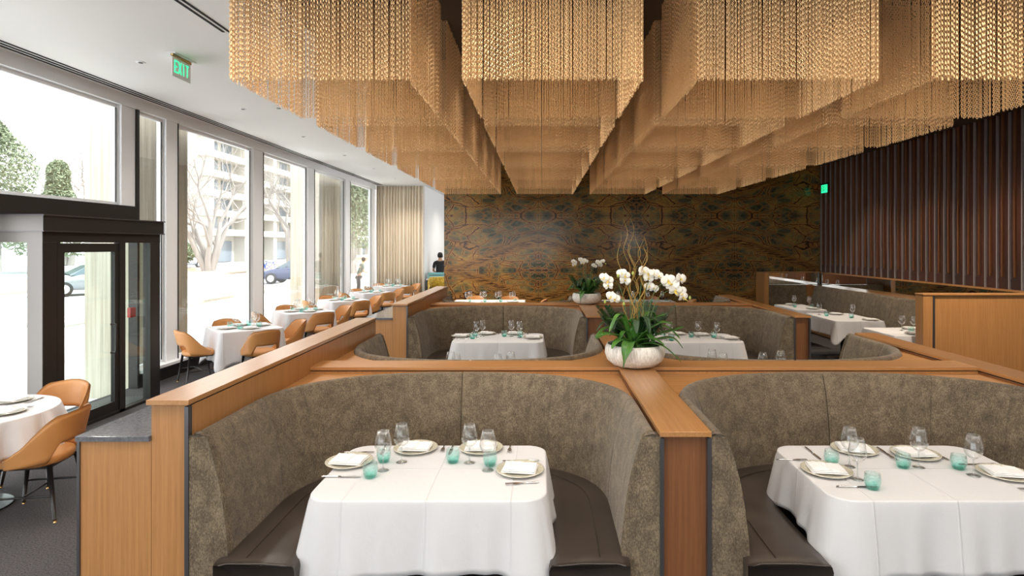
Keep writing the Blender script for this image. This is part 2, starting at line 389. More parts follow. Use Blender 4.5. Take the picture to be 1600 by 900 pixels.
window(1, 3.2, 8.22, 2.6, H - .16)
k = 2
for i in range(4, 9):
    window(k, 8.56 if i == 4 else mull[i][1], mull[i + 1][0], .245, H - .16); k += 1
window(k, .38, 2.9, .0, H - .16); window(k + 1, -2.42, .1, 0, H - .16)

# curtain
def curtain():
    rows = []; n = 240
    for z, a in ((0.02, 1.), (1.2, 1.), (2.8, .9), (3.8, .75), (4.12, .6)):
        r = []
        for j in range(n + 1):
            t = j / n; x = -5.76 + t * 1.64
            w = math.sin(t * 2 * PI * 15 + 1.1 * math.sin(t * 17) + .3 * math.sin(z)) + .25 * math.sin(t * 61)
            r.append((x + .008 * math.sin(z * 2 + t * 30), YC - .22 + .055 * a * w, z))
        rows.append(r)
    o = MB().grid(rows).build('drape', M['curtain'], smooth=True, solid=.006)
    return o
cu = thing('curtain', 'tall pleated cream curtain hanging from the ceiling beyond the last window', 'curtain', (0, 0, 0))
curtain().parent = cu
B(-5.76, -4.12, YC - .26, YC - .18, 4.12, 4.145).build('curtain_track', M['frame_white'], cu)

# ------------------------------------------------------------------ entrance vestibule
XV = -5.15; YV0, YV1 = 6.15, 8.04
vs = thing('entrance_vestibule', 'dark bronze and glass entrance vestibule with a flat roof by the windows', 'vestibule', (XV, YV0, 0))
def vb(name, mat, *bx, **kw):
    m = MB()
    for b in bx: m.box(b[0] - XV, b[1] - XV, b[2] - YV0, b[3] - YV0, b[4], b[5])
    return m.build(name, mat, vs, **kw)
vb('roof', M['bronze'], (XW - .0, XV + .03, YV0 - .03, YV1 + .03, 2.20, 2.355), bevel=.004)
vb('roof_trim', M['steel'], (XW, XV + .045, YV0 - .045, YV1 + .045, 2.355, 2.37), (XW, XV + .04, YV0 - .04, YV1 + .04, 2.19, 2.20))
vb('header', M['bronze'], (XV - .10, XV + .0, YV0, YV1, 2.08, 2.19), (XW, XV - .1, YV0, YV0 + .1, 2.08, 2.19))
vb('corner_post', M['bronze'], (XV - .16, XV, YV0, YV0 + .18, 0, 2.08), bevel=.004)
vb('end_post', M['bronze'], (XV - .1, XV, 7.84, YV1, 0, 2.08), bevel=.004)
vb('front_cladding', M['clad'], (XV - .16, XV - .002, YV0 - .006, YV0, 0, 2.19), (XW, XV - .16, YV0 - .006, YV0, 2.08, 2.19), (XW, XV + .03, YV0 - .036, YV0 - .03, 2.20, 2.355))  # thin grey sheets paint a reflection over the dark bronze front
vb('jamb', M['bronze'], (XV - .07, XV, 7.27, 7.37, 0, 2.08))
vb('jamb', M['bronze'], (XV - .07, XV, 6.33, 6.37, 0, 2.08))
vb('sill', M['bronze'], (XV - .08, XV, 6.33, 7.84, 0, .035), (XW, XV - .16, YV0 + .02, YV0 + .08, 0, .10))
vb('side_light', M['door_glass'], (XV - .045, XV - .035, 7.37, 7.84, .035, 2.08))
vb('front_glass', M['door_glass'], (XW, XV - .16, YV0 + .045, YV0 + .055, .10, 2.08))
vb('alarm_box', M['red'], (XV - .11, XV - .07, 7.56, 7.66, 1.13, 1.25))
dr = thing('door', None, None, (6.0, 0, 0)); dr.parent = vs; dr.location = (-.035, .22, .04)
fr = MB().box(-.025, .025, 0, .07, 0, 2.03).box(-.025, .025, .83, .90, 0, 2.03).box(-.025, .025, .07, .83, 0, .12).box(-.025, .025, .07, .83, 1.93, 2.03)
fr.build('door_frame', M['bronze'], dr); B(-.006, .006, .07, .83, .12, 1.93).build('door_glass', M['door_glass'], dr)
hp = [(.02, .77, 1.06), (.075, .77, 1.06), (.085, .77, 1.04), (.085, .77, .74), (.075, .77, .72), (.02, .77, .72)]
MB().tube(hp, .013, 10).build('handle', M['bronze'], dr, smooth=True)
B(.0, .03, .7, .83, .0, .0).v.clear()
mat_ = tag(MB().build('floor_grille', M['grille']) if False else MB().box(XW, XV - .12, YV0 + .15, YV1 - .05, .0, .012).build('entrance_grille', M['slot']), 'striped metal floor grille inside the glass vestibule', 'floor grille')
for q in range(13):
    x = XW + .03 + q * .042
    B(x, x + .018, YV0 + .17, YV1 - .07, .012, .02).build('grille_bar', M['grille'], mat_)

# ------------------------------------------------------------------ exit signs
def exit_sign(loc, facing, label, dark=False):
    """sign plane runs along y; facing +1 faces +x, -1 faces -x"""
    t = thing('exit_sign', label, 'exit sign', loc)
    L, hh = .34, .22
    if dark: B(-.03, .03, 0, L, -.03, 0).build('housing', M['bronze'], t)
    else:
        B(-.05, .05, -.02, L + .04, -.008, 0).build('ceiling_plate', M['frame_white'], t)
        MB().tube([(0, 0, -.022), (0, L, -.022)], .016, 10).build('housing', M['brass'], t, smooth=True)
    B(-.004, .004, 0, L, -.03 - hh, -.03).build('panel', M['bronze'] if dark else M['acrylic'], t)
    if dark: B(-.006 if facing < 0 else .0, 0 if facing < 0 else .006, .01, L - .01, -.03 - hh + .01, -.04).build('lit_face', M['green_led'], t)
    fx = .005 * facing if not dark else .0075 * facing
    m = MB(); bars = []; w, ht, s, zb = .052, .135, .016, -.03 - hh + .05
    def bar(a, b):
        d = Vector((0, b[0] - a[0], b[1] - a[1])); n = Vector((0, -d.z, d.y)).normalized() * s / 2
        p = [Vector((0, a[0], a[1])) + n, Vector((0, a[0], a[1])) - n, Vector((0, b[0], b[1])) - n, Vector((0, b[0], b[1])) + n]
        vs_ = [(fx - .001, q.y, q.z) for q in p] + [(fx + .001, q.y, q.z) for q in p]
        m.add(vs_, [(0, 1, 2, 3), (7, 6, 5, 4), (0, 4, 5, 1), (1, 5, 6, 2), (2, 6, 7, 3), (3, 7, 4, 0)])
    def letter(ch, x0):
        E = {'E': [((0, 0), (0, 1)), ((0, .05), (1, .05)), ((0, .5), (.85, .5)), ((0, .95), (1, .95))],
             'X': [((0, 0), (1, 1)), ((0, 1), (1, 0))], 'I': [((.5, 0), (.5, 1))], 'T': [((.5, 0), (.5, 1)), ((0, .95), (1, .95))]}[ch]
        for a, b in E:
            aa = (x0 + a[0] * w, zb + a[1] * ht); bb = (x0 + b[0] * w, zb + b[1] * ht)
            if facing < 0: aa = (L - aa[0], aa[1]); bb = (L - bb[0], bb[1])
            bar(aa, bb)
    for q, ch in enumerate('EXIT'): letter(ch, .045 + q * .068)
    m.build('lettering', M['bronze'] if dark else M['green_led'], t)
exit_sign((-4.03, 6.49, H), 1, 'clear exit sign with green letters hanging from the white ceiling by the windows')
exit_sign((XR - .13, 14.95, 3.62), -1, 'small glowing green exit sign in front of the dark slatted wall', dark=True)

# ------------------------------------------------------------------ chain chandeliers
def chain_panel_mesh():
    W, Lz = 1.19, .985; pitch, lp = .0205, .0185
    ns = int(W / pitch) + 1; nl = int(Lz / lp)
    seg = 8
    def link(ang, wr_):
        vs_, fs_ = [], []
        a, b = .0068, .0125; ca, sa = math.cos(ang), math.sin(ang)
        for i in range(seg):
            t = 2 * PI * i / seg; cx, cz = a * math.cos(t), b * math.sin(t)
            nx, nz = math.cos(t), math.sin(t)
            for j in range(3):
                q = 2 * PI * j / 3 + .5
                o_ = wr_ * math.cos(q); yy = wr_ * math.sin(q)
                X = cx + nx * o_; Z = cz + nz * o_
                vs_.append((X * ca - yy * sa, X * sa + yy * ca, Z))
        for i in range(seg):
            for j in range(3):
                fs_.append((i * 3 + j, i * 3 + (j + 1) % 3, ((i + 1) % seg) * 3 + (j + 1) % 3, ((i + 1) % seg) * 3 + j))
        return vs_, fs_
    mb = MB(); LA = link(R(30), .0027); LB = link(R(-48), .0027)
    r = random.Random(3)
    for s_ in range(ns):
        x = s_ * pitch + r.uniform(-.0035, .0035); y = r.uniform(-.008, .008)
        zoff = -.9 * lp * (s_ % 2) * .5 + r.uniform(-.003, .003); par = r.randint(0, 1)
        for l in range(nl):
            vs_, fs_ = LA if (l + par) % 2 == 0 else LB
            z = -l * lp - .02 + zoff
            mb.add([(x + p[0], y + p[1], z + p[2]) for p in vs_], fs_)
    return mb
proto = None
XS = [(-2.07, 'left'), (-.52, 'centre left'), (1.05, 'centre right'), (2.61, 'right')]
ORD = ['front', 'second', 'third', 'fourth', 'fifth', 'rearmost']
BW = 1.19
for ci, (x0, cn) in enumerate(XS):
    for r_ in range(6):
        y0 = 3.965 + r_ * 1.5345
        lab = 'square gold chain tier, %s row from the camera, %s column from the windows' % (['first','second','third','fourth','fifth','sixth'][r_], ['first', 'second', 'third', 'fourth'][ci])
        if proto is None:
            proto = thing('chain_chandelier', lab, 'chandelier', (x0, y0, H), 0, 'gold chain ceiling chandeliers')
            a = chain_panel_mesh().build('chain_curtain', M['gold'], proto); a['kind'] = 'stuff'
            def inst(loc, rz):
                o = a.copy(); COL.objects.link(o); o.parent = proto; o.location = loc; o.rotation_euler = (0, 0, rz)
            inst((BW, BW, 0), PI); inst((0, BW, 0), -PI / 2); inst((BW, 0, 0), PI / 2)
            fr = MB(); t = .025
            fr.box(-t, BW + t, -t, t, -.024, -.026 + .012).box(-t, BW + t, BW - t, BW + t, -.024, -.014).box(-t, t, t, BW - t, -.024, -.014).box(BW - t, BW + t, t, BW - t, -.024, -.014)
            fr.build('mounting_frame', M['bronze'], proto)
        else: dup(proto, (x0, y0, H), 0, lab)

# ------------------------------------------------------------------ booths
BA, BN = 1.187, 2.4      # half width of booth inside, superellipse power
def upath(a, b, yc, yf, n=40, t0=0., t1=1., ns=6):
    """U path from the front left end round the back to the front right end, sampled evenly by construction"""
    pts = []
    for i in range(ns): pts.append((-a, yf + (yc - yf) * i / ns))
    for i in range(n + 1):
        th = PI - PI * i / n; c, s_ = math.cos(th), math.sin(th)
        pts.append((a * math.copysign(abs(c) ** (2 / BN), c), yc + b * abs(s_) ** (2 / BN)))
    for i in range(ns): pts.append((a, yc + (yf - yc) * (i + 1) / ns))
    return pts
def backrest_mesh(side):
    prof = [(.0, .38), (.0, .9), (.004, 1.072), (.018, 1.093), (.04, 1.097), (.06, 1.087), (.074, 1.055), (.108, .96), (.138, .84), (.160, .70), (.175, .56), (.182, .46), (.184, .38)]
    n = 96; ns = 10; tot = n + 2 * ns
    seams = [5, 17, 27, 39]       # index from either end
    rows = []
    lo, hi = (0, tot // 2) if side < 0 else (tot // 2, tot)
    P = [upath(BA - d - .003, .91 - d, .57, 0.015 if d > 0 else .015, n, ns=ns) for d, z in prof]
    # end rounding: inset rows at the ends
    def row(i, sh=0., dz=0.):
        r = []
        for (d, z), p in zip(prof, P):
            x, y = p[i]
            r.append([x, y, z])
        return r
    for i in range(lo, hi + 1):
        r = row(i); f = 0
        for s_ in seams:
            if i in (s_ * 1, tot - s_) and False: f = 1
        rows.append(r)
    # seam grooves : add pairs of rows
    out = []
    idx = list(range(lo, hi + 1))
    gr = [24, 40] if side < 0 else [tot - 24, tot - 40]
    gr2 = [12] if side < 0 else [tot - 12]
    for k_, i in enumerate(idx):
        r = rows[k_]
        if i in gr + gr2:
            nb = rows[k_ + 1] if k_ + 1 < len(rows) else rows[k_ - 1]
            def lerp(u, dep):
                q = []
                for (d, z), a, b in zip(prof, r, nb):
                    x = a[0] + (b[0] - a[0]) * u; y = a[1] + (b[1] - a[1]) * u
                    v = Vector((x, y - .45)); 
                    if d > .03 and dep: v = v * (1 + dep / max(v.length, .1))
                    q.append((v.x, v.y + .45, z - (dep * .6 if d > 0 else 0)))
                return q
            out.append(lerp(0, 0)); out.append(lerp(.05, .001)); out.append(lerp(.08, .009)); out.append(lerp(.11, .001)); out.append(lerp(.16, 0))
        else: out.append([tuple(p) for p in r])
    # round the two ends (towards the centre gap and the open end)
    def endrow(r, other, push, shrink):
        q = []
        for (d, z), a, b in zip(prof, r, other):
            dx, dy = a[0] - b[0], a[1] - b[1]; L_ = math.hypot(dx, dy) or 1
            k2 = d - shrink if d > shrink else d * .3
            # move back toward the wall by shrink
            base = Vector(((a[0]), (a[1] - .45)));
            out_ = base.normalized() * min(shrink, d) if base.length > 0 else Vector((0, 0))
            q.append((a[0] + dx / L_ * push + out_.x, a[1] + dy / L_ * push + out_.y, z - (shrink * .6 if z > 1.0 else 0)))
        return q
    first, last = out[0], out[-1]
    def inset(r):      # centre gap: shift inward along x
        return r
    if side < 0:
        out = [endrow(first, out[1], .010, .012)] + out
        last = out[-1]
        l2 = [(p[0] - .006, p[1], p[2]) for p in last]; l3 = [(p[0] - .0015, p[1] + (.014 if d > .03 else 0), p[2] - (.01 if z > 1.05 else 0)) for p, (d, z) in zip(last, prof)]
        out = out[:-1] + [[(p[0] - .018, p[1], p[2]) for p in last], [(p[0] - .009, p[1] + (.003 if d > .03 else 0), p[2]) for p, (d, z) in zip(last, prof)], l3]
    else:
        out = out + [endrow(last, out[-2], .010, .012)]
        first = out[0]
        l3 = [(p[0] + .0015, p[1] + (.014 if d > .03 else 0), p[2] - (.01 if z > 1.05 else 0)) for p, (d, z) in zip(first, prof)]
        out = [l3, [(p[0] + .009, p[1] + (.003 if d > .03 else 0), p[2]) for p, (d, z) in zip(first, prof)], [(p[0] + .018, p[1], p[2]) for p in first]] + out[1:]
    m = MB().grid(out, close_u=True)
    k_ = len(prof); nv = len(out)
    m.f.append(tuple(range(k_))); m.m.append(0); m.f.append(tuple((nv - 1) * k_ + j for j in range(k_))[::-1]); m.m.append(0)
    return m
def make_booth(label):
    t = thing('booth_bench', label, 'booth bench', (0, 0, 0))
    for s_ in (-1, 1): backrest_mesh(s_).build('backrest', M['fabric'], t, smooth=True)
    # ribbed facing at the two open ends
    for s_ in (-1, 1):
        pr = [(.004, .38), (.004, 1.075), (.035, 1.085), (.064, 1.070), (.098, .96), (.128, .84), (.150, .70), (.165, .56), (.172, .46), (.174, .38)]
        vs_ = []
        for yy in (-.028, .02):
            for d, z in pr: vs_.append((s_ * (BA - d - .002), yy + (.012 if (yy < 0 and d > .05) else 0), z))
        kk = len(pr); fs_ = [tuple(range(kk)), tuple(range(kk, 2 * kk))[::-1]] + [(i, (i + 1) % kk, kk + (i + 1) % kk, kk + i) for i in range(kk)]
        MB().add(vs_, fs_).build('end_facing', M['fabric'], t, bevel=.016)
    # seat ring
    prof = [(.155, .30), (.155, .47), (.20, .478), (.33, .482), (.50, .474), (.55, .458), (.558, .43), (.55, .30)]
    P = [upath(BA - d, .91 - d, .57, -.07, 60, ns=8) for d, z in prof]
    rows = [[(P[j][i][0], P[j][i][1], prof[j][1]) for j in range(len(prof))] for i in range(len(P[0]))]
    e0 = [(x, y - .02, min(z, .465)) for x, y, z in rows[0]]; e1 = [(x, y - .02, min(z, .465)) for x, y, z in rows[-1]]
    rows = [e0] + rows + [e1]
    m = MB().grid(rows, close_u=True); kk = len(prof)
    m.f += [tuple(range(kk)), tuple((len(rows) - 1) * kk + j for j in range(kk))[::-1]]; m.m += [0, 0]
    st = m.build('seat', M['brown_leather'], t, smooth=True)
    for s_ in (-1, 1):
        MB().tube([(s_ * (BA - d), -.088, .470 + (.004 if .2 < d < .48 else -.006)) for d in (.18, .22, .3, .4, .50, .545)], .0045, 6).build('piping', M['brown_leather'], st, smooth=True)
    mid = [(p[0], p[1], .4855) for p in upath(BA - .30, .91 - .30, .57, -.05, 60, ns=4)]
    MB().tube(mid, .0022, 5).build('piping', M['brown_leather'], st, smooth=True)
    P1 = upath(BA - .12, .91 - .12, .57, -.04, 40, ns=3); P2 = upath(BA - .46, .91 - .46, .57, -.04, 40, ns=3)
    rows = [[(p[0], p[1], 0), (p[0], p[1], .30), (q[0], q[1], .30), (q[0], q[1], 0)] for p, q in zip(P1, P2)]
    m = MB().grid(rows, close_u=True); m.f += [(0, 1, 2, 3), tuple((len(rows) - 1) * 4 + j for j in (3, 2, 1, 0))]; m.m += [0, 0]
    m.build('plinth', M['black_wood'], t)
    # wooden ledge filling the corners behind the curved back
    n = 48; C = upath(BA - .003, .91, .57, .57, n, ns=0)
    for s_ in (-1, 1):
        vs_, fs_ = [], []
        pts = [p for p in C if p[0] * s_ >= -1e-6]
        if s_ > 0: pts = pts[::-1]
        # pts start at the side wall and end at the back centre
        poly = [(x, y) for x, y in pts] + [(0, DEP), (s_ * BA, DEP)]
        if s_ > 0: poly = poly[::-1]
        MB().prism(poly, 1.035, 1.06).build('ledge', M['oak_x'], t)
    return t
BT = {}
names = [('front left', 'front right'), ('second-row left', 'second-row right')]
b0 = make_booth('taupe velvet booth bench in the nearest row, wrapping the nearer-window table')
bx = [(XL + XCL) / 2, (XCR + XRR) / 2]
b0.location = (bx[0], Y0, 0)
dup(b0, (bx[1], Y0, 0), 0, 'taupe velvet booth bench in the nearest row, on the side away from the windows').scale = ((XRR - XCR) / 2 / BA, 1, 1)
lab = {(0, 0): 'taupe booth bench backing onto the front left booth, mostly hidden behind the partition',
       (0, 1): 'taupe booth bench backing onto the front right booth, its curved corner showing',
       (1, 0): 'taupe booth bench with a white table, behind the front left booth',
       (1, 1): 'taupe booth bench behind the large orchid planter on its right',
       (2, 0): 'farthest taupe booth bench on the window side, facing the marble wall',
       (2, 1): 'farthest taupe booth bench away from the windows, facing the marble wall'}
SC2 = (XRR - XCR) / 2 / BA
for ci in (0, 1):
    sx = 1 if ci == 0 else SC2
    dup(b0, (bx[ci], ROWS[0] + 2 * DEP + CAPW, 0), PI, lab[(0, ci)], scale=(sx, 1, 1))
    dup(b0, (bx[ci], ROWS[1], 0), 0, lab[(1, ci)], scale=(sx, 1, 1))
    dup(b0, (bx[ci], ROWS[1] + 2 * DEP + CAPW, 0), PI, lab[(2, ci)], scale=(sx, 1, 1))
# partitions
def partition(name, label, body, cap, capmat, bodymat, z1, steel=(), gap=True, extra=None, face=None):
    t = thing(name, label, 'partition', (body[0], body[2], 0)); ox, oy = body[0], body[2]
    B(0, body[1] - ox, 0, body[3] - oy, 0, z1 - .034).build('body', bodymat, t)
    B(cap[0] - ox, cap[1] - ox, cap[2] - oy, cap[3] - oy, z1 - .026, z1).build('cap', capmat, t, bevel=.002)
    B(.004, body[1] - ox - .004, .004, body[3] - oy - .004, z1 - .034, z1 - .026).build('shadow_gap', M['slot'], t)
    for s_ in steel: B(s_[0] - ox, s_[1] - ox, s_[2] - oy, s_[3] - oy, 0, z1 - .034).build('steel_edge', M['steel'], t)
    if face: B(face[0] - ox, face[1] - ox, face[2] - oy, face[3] - oy, 0, z1 - .036).build('front_face', face[4], t)
    return t
for r_, y in enumerate(ROWS):
    ye = y + 2 * DEP + CAPW; rn = ('nearest', 'farther')[r_]
    t = partition('booth_partition', 'tall oak end partition with a capped top on the window side, %s run' % rn,
                  (XL - .205, XL, y, ye), (XL - .21, XL + .004, y - .036, ye), M['oak_y'], M['oak_v'], 1.27,
                  steel=[(XL - .018, XL + .002, y - .034, y + .0)])
    t2 = thing('service_ledge', 'lower oak cabinet with a grey stone top beside the %s window-side partition' % rn, 'cabinet', (-2.36, y, 0))
    B(.012, .373, 0, ye - y, 0, 1.055).build('body', M['oak_v'], t2)
    B(-.0, .3735, -.02, ye - y, 1.055, 1.082).build('stone_top', M['stone'], t2, bevel=.002)
    B(-.0, .014, -.008, .001, 0, 1.053).build('steel_edge', M['steel'], t2)
    partition('booth_partition', 'oak divider post between the left and right booths, %s pair facing the camera' % rn,
              (XCL, XCR, y, y + DEP), (XCL, XCR, y - .036, y + DEP), M['oak_y'], M['red_v'], 1.11,
              steel=[(XCL, XCL + .02, y - .034, y), (XCR - .02, XCR, y - .034, y)])
    partition('booth_partition', 'oak divider between the rear-facing booths, %s pair' % rn,
              (XCL, XCR, y + DEP + CAPW, ye), (XCL, XCR, y + DEP + CAPW, ye), M['oak_y'], M['red_v'], 1.11)
    partition('booth_partition', 'long horizontal oak partition behind the %s pair of booths' % rn,
              (XL, XRR, y + DEP, y + DEP + CAPW), (XL, XRR, y + DEP - .008, y + DEP + CAPW), M['oak_x'], M['oak_v'], 1.112)
    partition('booth_partition', 'oak end partition on the side away from the windows, %s run' % rn,
              (XRR, XRR + .22, y, ye), (XRR, XRR + .22, y - .036, ye), M['oak_y'], M['red_v'] , 1.11,
              steel=[(XRR, XRR + .02, y - .034, y), (XRR + .20, XRR + .22, y - .034, y)])

# ------------------------------------------------------------------ tables and cloths
def rrect(hx, hy, r, N):
    """N points evenly by arc length with outward normals and corner factor"""
    segs = [('l', (-hx + r, -hy), (hx - r, -hy)), ('c', (hx - r, -hy + r), -90), ('l', (hx, -hy + r), (hx, hy - r)), ('c', (hx - r, hy - r), 0),
            ('l', (hx - r, hy), (-hx + r, hy)), ('c', (-hx + r, hy - r), 90), ('l', (-hx, hy - r), (-hx, -hy + r)), ('c', (-hx + r, -hy + r), 180)]
    out = []
    for s_ in segs:
        if s_[0] == 'l':
            L_ = math.dist(s_[1], s_[2]); n = max(2, int(N * L_ / (4 * (hx + hy))))
            for i in range(n):
                t = i / n; x = s_[1][0] + (s_[2][0] - s_[1][0]) * t; y = s_[1][1] + (s_[2][1] - s_[1][1]) * t
                d = Vector((s_[2][0] - s_[1][0], s_[2][1] - s_[1][1])).normalized()
                dist = min(t, 1 - t) * L_
                out.append((x, y, d.y, -d.x, max(0, 1 - dist / .16) ** 2 * .5))
        else:
            n = max(10, int(N * (PI / 2 * r) / (4 * (hx + hy))) * 2)
            for i in range(n):
                a = R(s_[2]) + PI / 2 * i / n
                out.append((s_[1][0] + r * math.cos(a), s_[1][1] + r * math.sin(a), math.cos(a), math.sin(a), .5 + .5 * math.sin(PI * i / n)))
    return out
def cloth_mb(hx, hy, r, drop, seed, fdrop=0., N=200, round_=False, flare=.035):
    rr = random.Random(seed); ph = [rr.uniform(0, 6.28) for _ in range(6)]
    P = rrect(hx, hy, r, N); n = len(P); rows = []
    for s_ in (.004, .25, .5, .75, .92, .985):
        rows.append([(x * s_, y * s_, 0) for x, y, *_ in P])
    s = 0; per = 4 * (hx + hy)
    vals = [0, .015, .04, .10, .2, .32, .45, .58, .7, .82, .92, 1.]
    arc = []; 
    for i, p in enumerate(P):
        arc.append(s); q = P[(i + 1) % n]; s += math.hypot(q[0] - p[0], q[1] - p[1])
    for v in vals:
        row = []
        for i, (x, y, nx, ny, c) in enumerate(P):
            a = arc[i] / s * 2 * PI
            dl = drop + (fdrop if ny < -.7 else 0) + .008 * math.sin(3 * a + ph[0]) + (0 if round_ else .13 * c)
            fold = math.sin(9 * a + ph[1]) * .006 + math.sin(17 * a + ph[2]) * .004 + math.sin(29 * a + ph[3]) * .002
            if round_: fold = math.sin(16 * a + ph[1]) * .022 + math.sin(27 * a + ph[2]) * .008
            out = .004 + flare * v + fold * v * 2.0 + (0 if round_ else .055 * c * v)
            if v < .05: out = .004 * math.sin(min(1, v / .04) * PI / 2)
            z = -v * dl - (.0 if v == 0 else .0)
            row.append((x + nx * out, y + ny * out, z))
        rows.append(row)
    m = MB().grid(rows, close_u=True); m.f.append(tuple(range(n))[::-1]); m.m.append(0)
    return m
def cloth(hx, hy, r, drop, loc, rz, label, seed, fdrop=0., **kw):
    o = cloth_mb(hx, hy, r, drop, seed, fdrop, **kw).build('tablecloth', M['cloth'], smooth=True, solid=.002)
    o.location = loc; o.rotation_euler = (0, 0, rz)
    return tag(o, label, 'tablecloth', 'white tablecloths')
def table_obj(hx, hy, loc, rz, label, round_=False):
    t = thing('dining_table', label, 'table', loc, rz, 'dining tables under white cloths')
    if round_: MB().lathe([(.0, .715), (hx, .715), (hx, .745)], 48).build('table_top', M['black_wood'], t)
    else: B(-hx, hx, -hy, hy, .715, .745).build('table_top', M['black_wood'], t)
    MB().lathe([(.0, .035), (.04, .035), (.04, .70), (.12, .715)], 20).build('pedestal', M['black_wood'], t, smooth=True)
    MB().lathe([(.0, 0), (.27, 0), (.27, .012), (.05, .035)], 32).build('base', M['black_wood'], t, smooth=False)
    return t
ZT = .7515
# prototypes of the tableware
def mk_wine():
    t = thing('wine_glass', 'x', 'wine glass')
    MB().lathe([(.0, 0), (.034, 0), (.036, .0015), (.02, .004), (.006, .010), (.0045, .02)], 24, cap1=False)  .build('foot', M['crystal_stem'], t, smooth=True)
    MB().lathe([(.0045, .02), (.0035, .04), (.0035, .075), (.006, .092)], 12, cap0=False, cap1=False).build('stem', M['crystal_stem'], t, smooth=True)
    MB().lathe([(.006, .092), (.022, .100), (.040, .118), (.0485, .140), (.0485, .152), (.043, .185), (.0335, .228), (.0325, .2285), (.0415, .185), (.0468, .152), (.0468, .141), (.038, .120), (.020, .103), (.001, .098)], 32, cap0=False, cap1=False).build('bowl', M['crystal'], t, smooth=True)
    return t
def mk_tumbler():
    m = MB(); prof = [(.0, 0), (.026, 0), (.031, .004), (.038, .020), (.0425, .042), (.0415, .062), (.0375, .084), (.0355, .0845), (.039, .062), (.040, .042), (.0355, .022), (.027, .010), (.0, .008)]
    rr = random.Random(2)
    m.lathe(prof, 28, cap0=False, cap1=False)
    for i, (x, y, z) in enumerate(m.v):
        if .01 < z < .075:
            a = math.atan2(y, x); k_ = 1 + .018 * math.sin(7 * a + 60 * z) * math.sin(5 * a - 90 * z)
            m.v[i] = (x * k_, y * k_, z)
    o = m.build('tumbler', M['aqua'], smooth=True); return tag(o, 'x', 'glass tumbler')
def mk_plate():
    t = thing('plate', 'x', 'plate')
    MB().lathe([(.0, 0), (.075, 0), (.085, .004), (.125, .013), (.136, .016), (.138, .019), (.134, .0195)], 48, cap1=False).build('plate_body', M['porcelain'], t, smooth=True)
    MB().lathe([(.134, .0195), (.12, .0165), (.09, .009), (.084, .0075)], 48, cap0=False, cap1=False).build('patterned_rim', M['plate_rim'], t, smooth=True)
    MB().lathe([(.084, .0075), (.078, .006), (.0, .006)], 48, cap0=False, cap1=False).build('well', M['porcelain'], t, smooth=True)
    return t
def mk_napkin():
    m = MB()
    for (x0, x1, y0, y1, z0, z1, tw) in ((-.075, .075, -.060, .060, .0, .008, 0), (-.073, .070, -.056, .058, .008, .015, .03), (-.07, .01, -.05, .055, .015, .021, .05)):
        s0 = len(m.v); nx, ny = 8, 6
        top = [[(x0 + (x1 - x0) * i / nx, y0 + (y1 - y0) * j / ny, z1 - (.003 if i in (0, nx) or j in (0, ny) else 0) + .0015 * math.sin(i * 2.1 + j * 1.3)) for i in range(nx + 1)] for j in range(ny + 1)]
        m.grid(top); b = [(x0, y0, z0), (x1, y0, z0), (x1, y1, z0), (x0, y1, z0)]
        ring = [s0 + i for i in range(nx + 1)] + [s0 + j * (nx + 1) + nx for j in range(1, ny + 1)] + [s0 + ny * (nx + 1) + i for i in range(nx - 1, -1, -1)] + [s0 + j * (nx + 1) for j in range(ny - 1, 0, -1)]
        o = len(m.v)
        for q in ring: x, y, z = m.v[q]; m.v.append((x, y, z0))
        L_ = len(ring)
        for q in range(L_): m.f.append((ring[q], o + q, o + (q + 1) % L_, ring[(q + 1) % L_])); m.m.append(0)
        m.xform(Matrix.Rotation(tw, 4, 'Z') @ Matrix.Diagonal((1.3, 1.25, 1, 1)), s0)
    return tag(m.build('napkin', M['napkin'], smooth=False), 'x', 'napkin')
def mk_knife():
    t = thing('table_knife', 'x', 'knife')
    MB().prism([(-.009, -.0), (.009, 0), (.010, -.07), (.006, -.105), (-.002, -.115), (-.009, -.10)][::-1], .002, .0036).build('blade', M['silver'], t, bevel=.0006)
    MB().tube([(0, 0, .004), (0, .03, .0045), (0, .09, .005), (0, .108, .0048)], [.0045, .0055, .006, .004], 8).build('handle', M['silver'], t, smooth=True)
    return t
def mk_fork():
    t = thing('table_fork', 'x', 'fork')
    MB().tube([(0, .01, .004), (0, .04, .0045), (0, .09, .005), (0, .11, .0048)], [.003, .004, .006, .004], 8).build('handle', M['silver'], t, smooth=True)
    m = MB().prism([(-.004, .012), (.004, .012), (.011, -.015), (.012, -.03), (-.012, -.03), (-.011, -.015)][::-1], .004, .006)
    for q in range(4): x = -.0105 + q * .007; m.box(x - .0014, x + .0014, -.075, -.03, .004, .0062)
    m.build('tines', M['silver'], t)
    return t
PROTO = {'wine': mk_wine(), 'tumbler': mk_tumbler(), 'plate': mk_plate(), 'napkin': mk_napkin(), 'knife': mk_knife(), 'fork': mk_fork()}
USED = set()
DESC = {'wine': 'empty wine glass', 'tumbler': 'aqua tumbler', 'plate': 'patterned plate', 'napkin': 'folded white napkin', 'knife': 'table knife', 'fork': 'table fork'}
GRP = {'wine': 'wine glasses on the tables', 'tumbler': 'aqua glass tumblers on the tables', 'plate': 'plates on the tables', 'napkin': 'napkins on the plates', 'knife': 'knives beside the plates', 'fork': 'forks beside the plates'}
def put(kind, x, y, where, rz=0., z=ZT, pre=None):
    label = (pre or DESC[kind]) + ' ' + where
    p = PROTO[kind]
    if kind not in USED:
        USED.add(kind); p.location = (x, y, z); p.rotation_euler = (0, 0, rz); p['label'] = label; p['group'] = GRP[kind]; return p
    return dup(p, (x, y, z), rz, label, GRP[kind])
def plate_set(x, y, where, rz=0.):
    put('plate', x, y, where, rz); put('napkin', x, y, where, rz + rnd.uniform(-.1, .1), ZT + .0085 if False else ZT + .016)
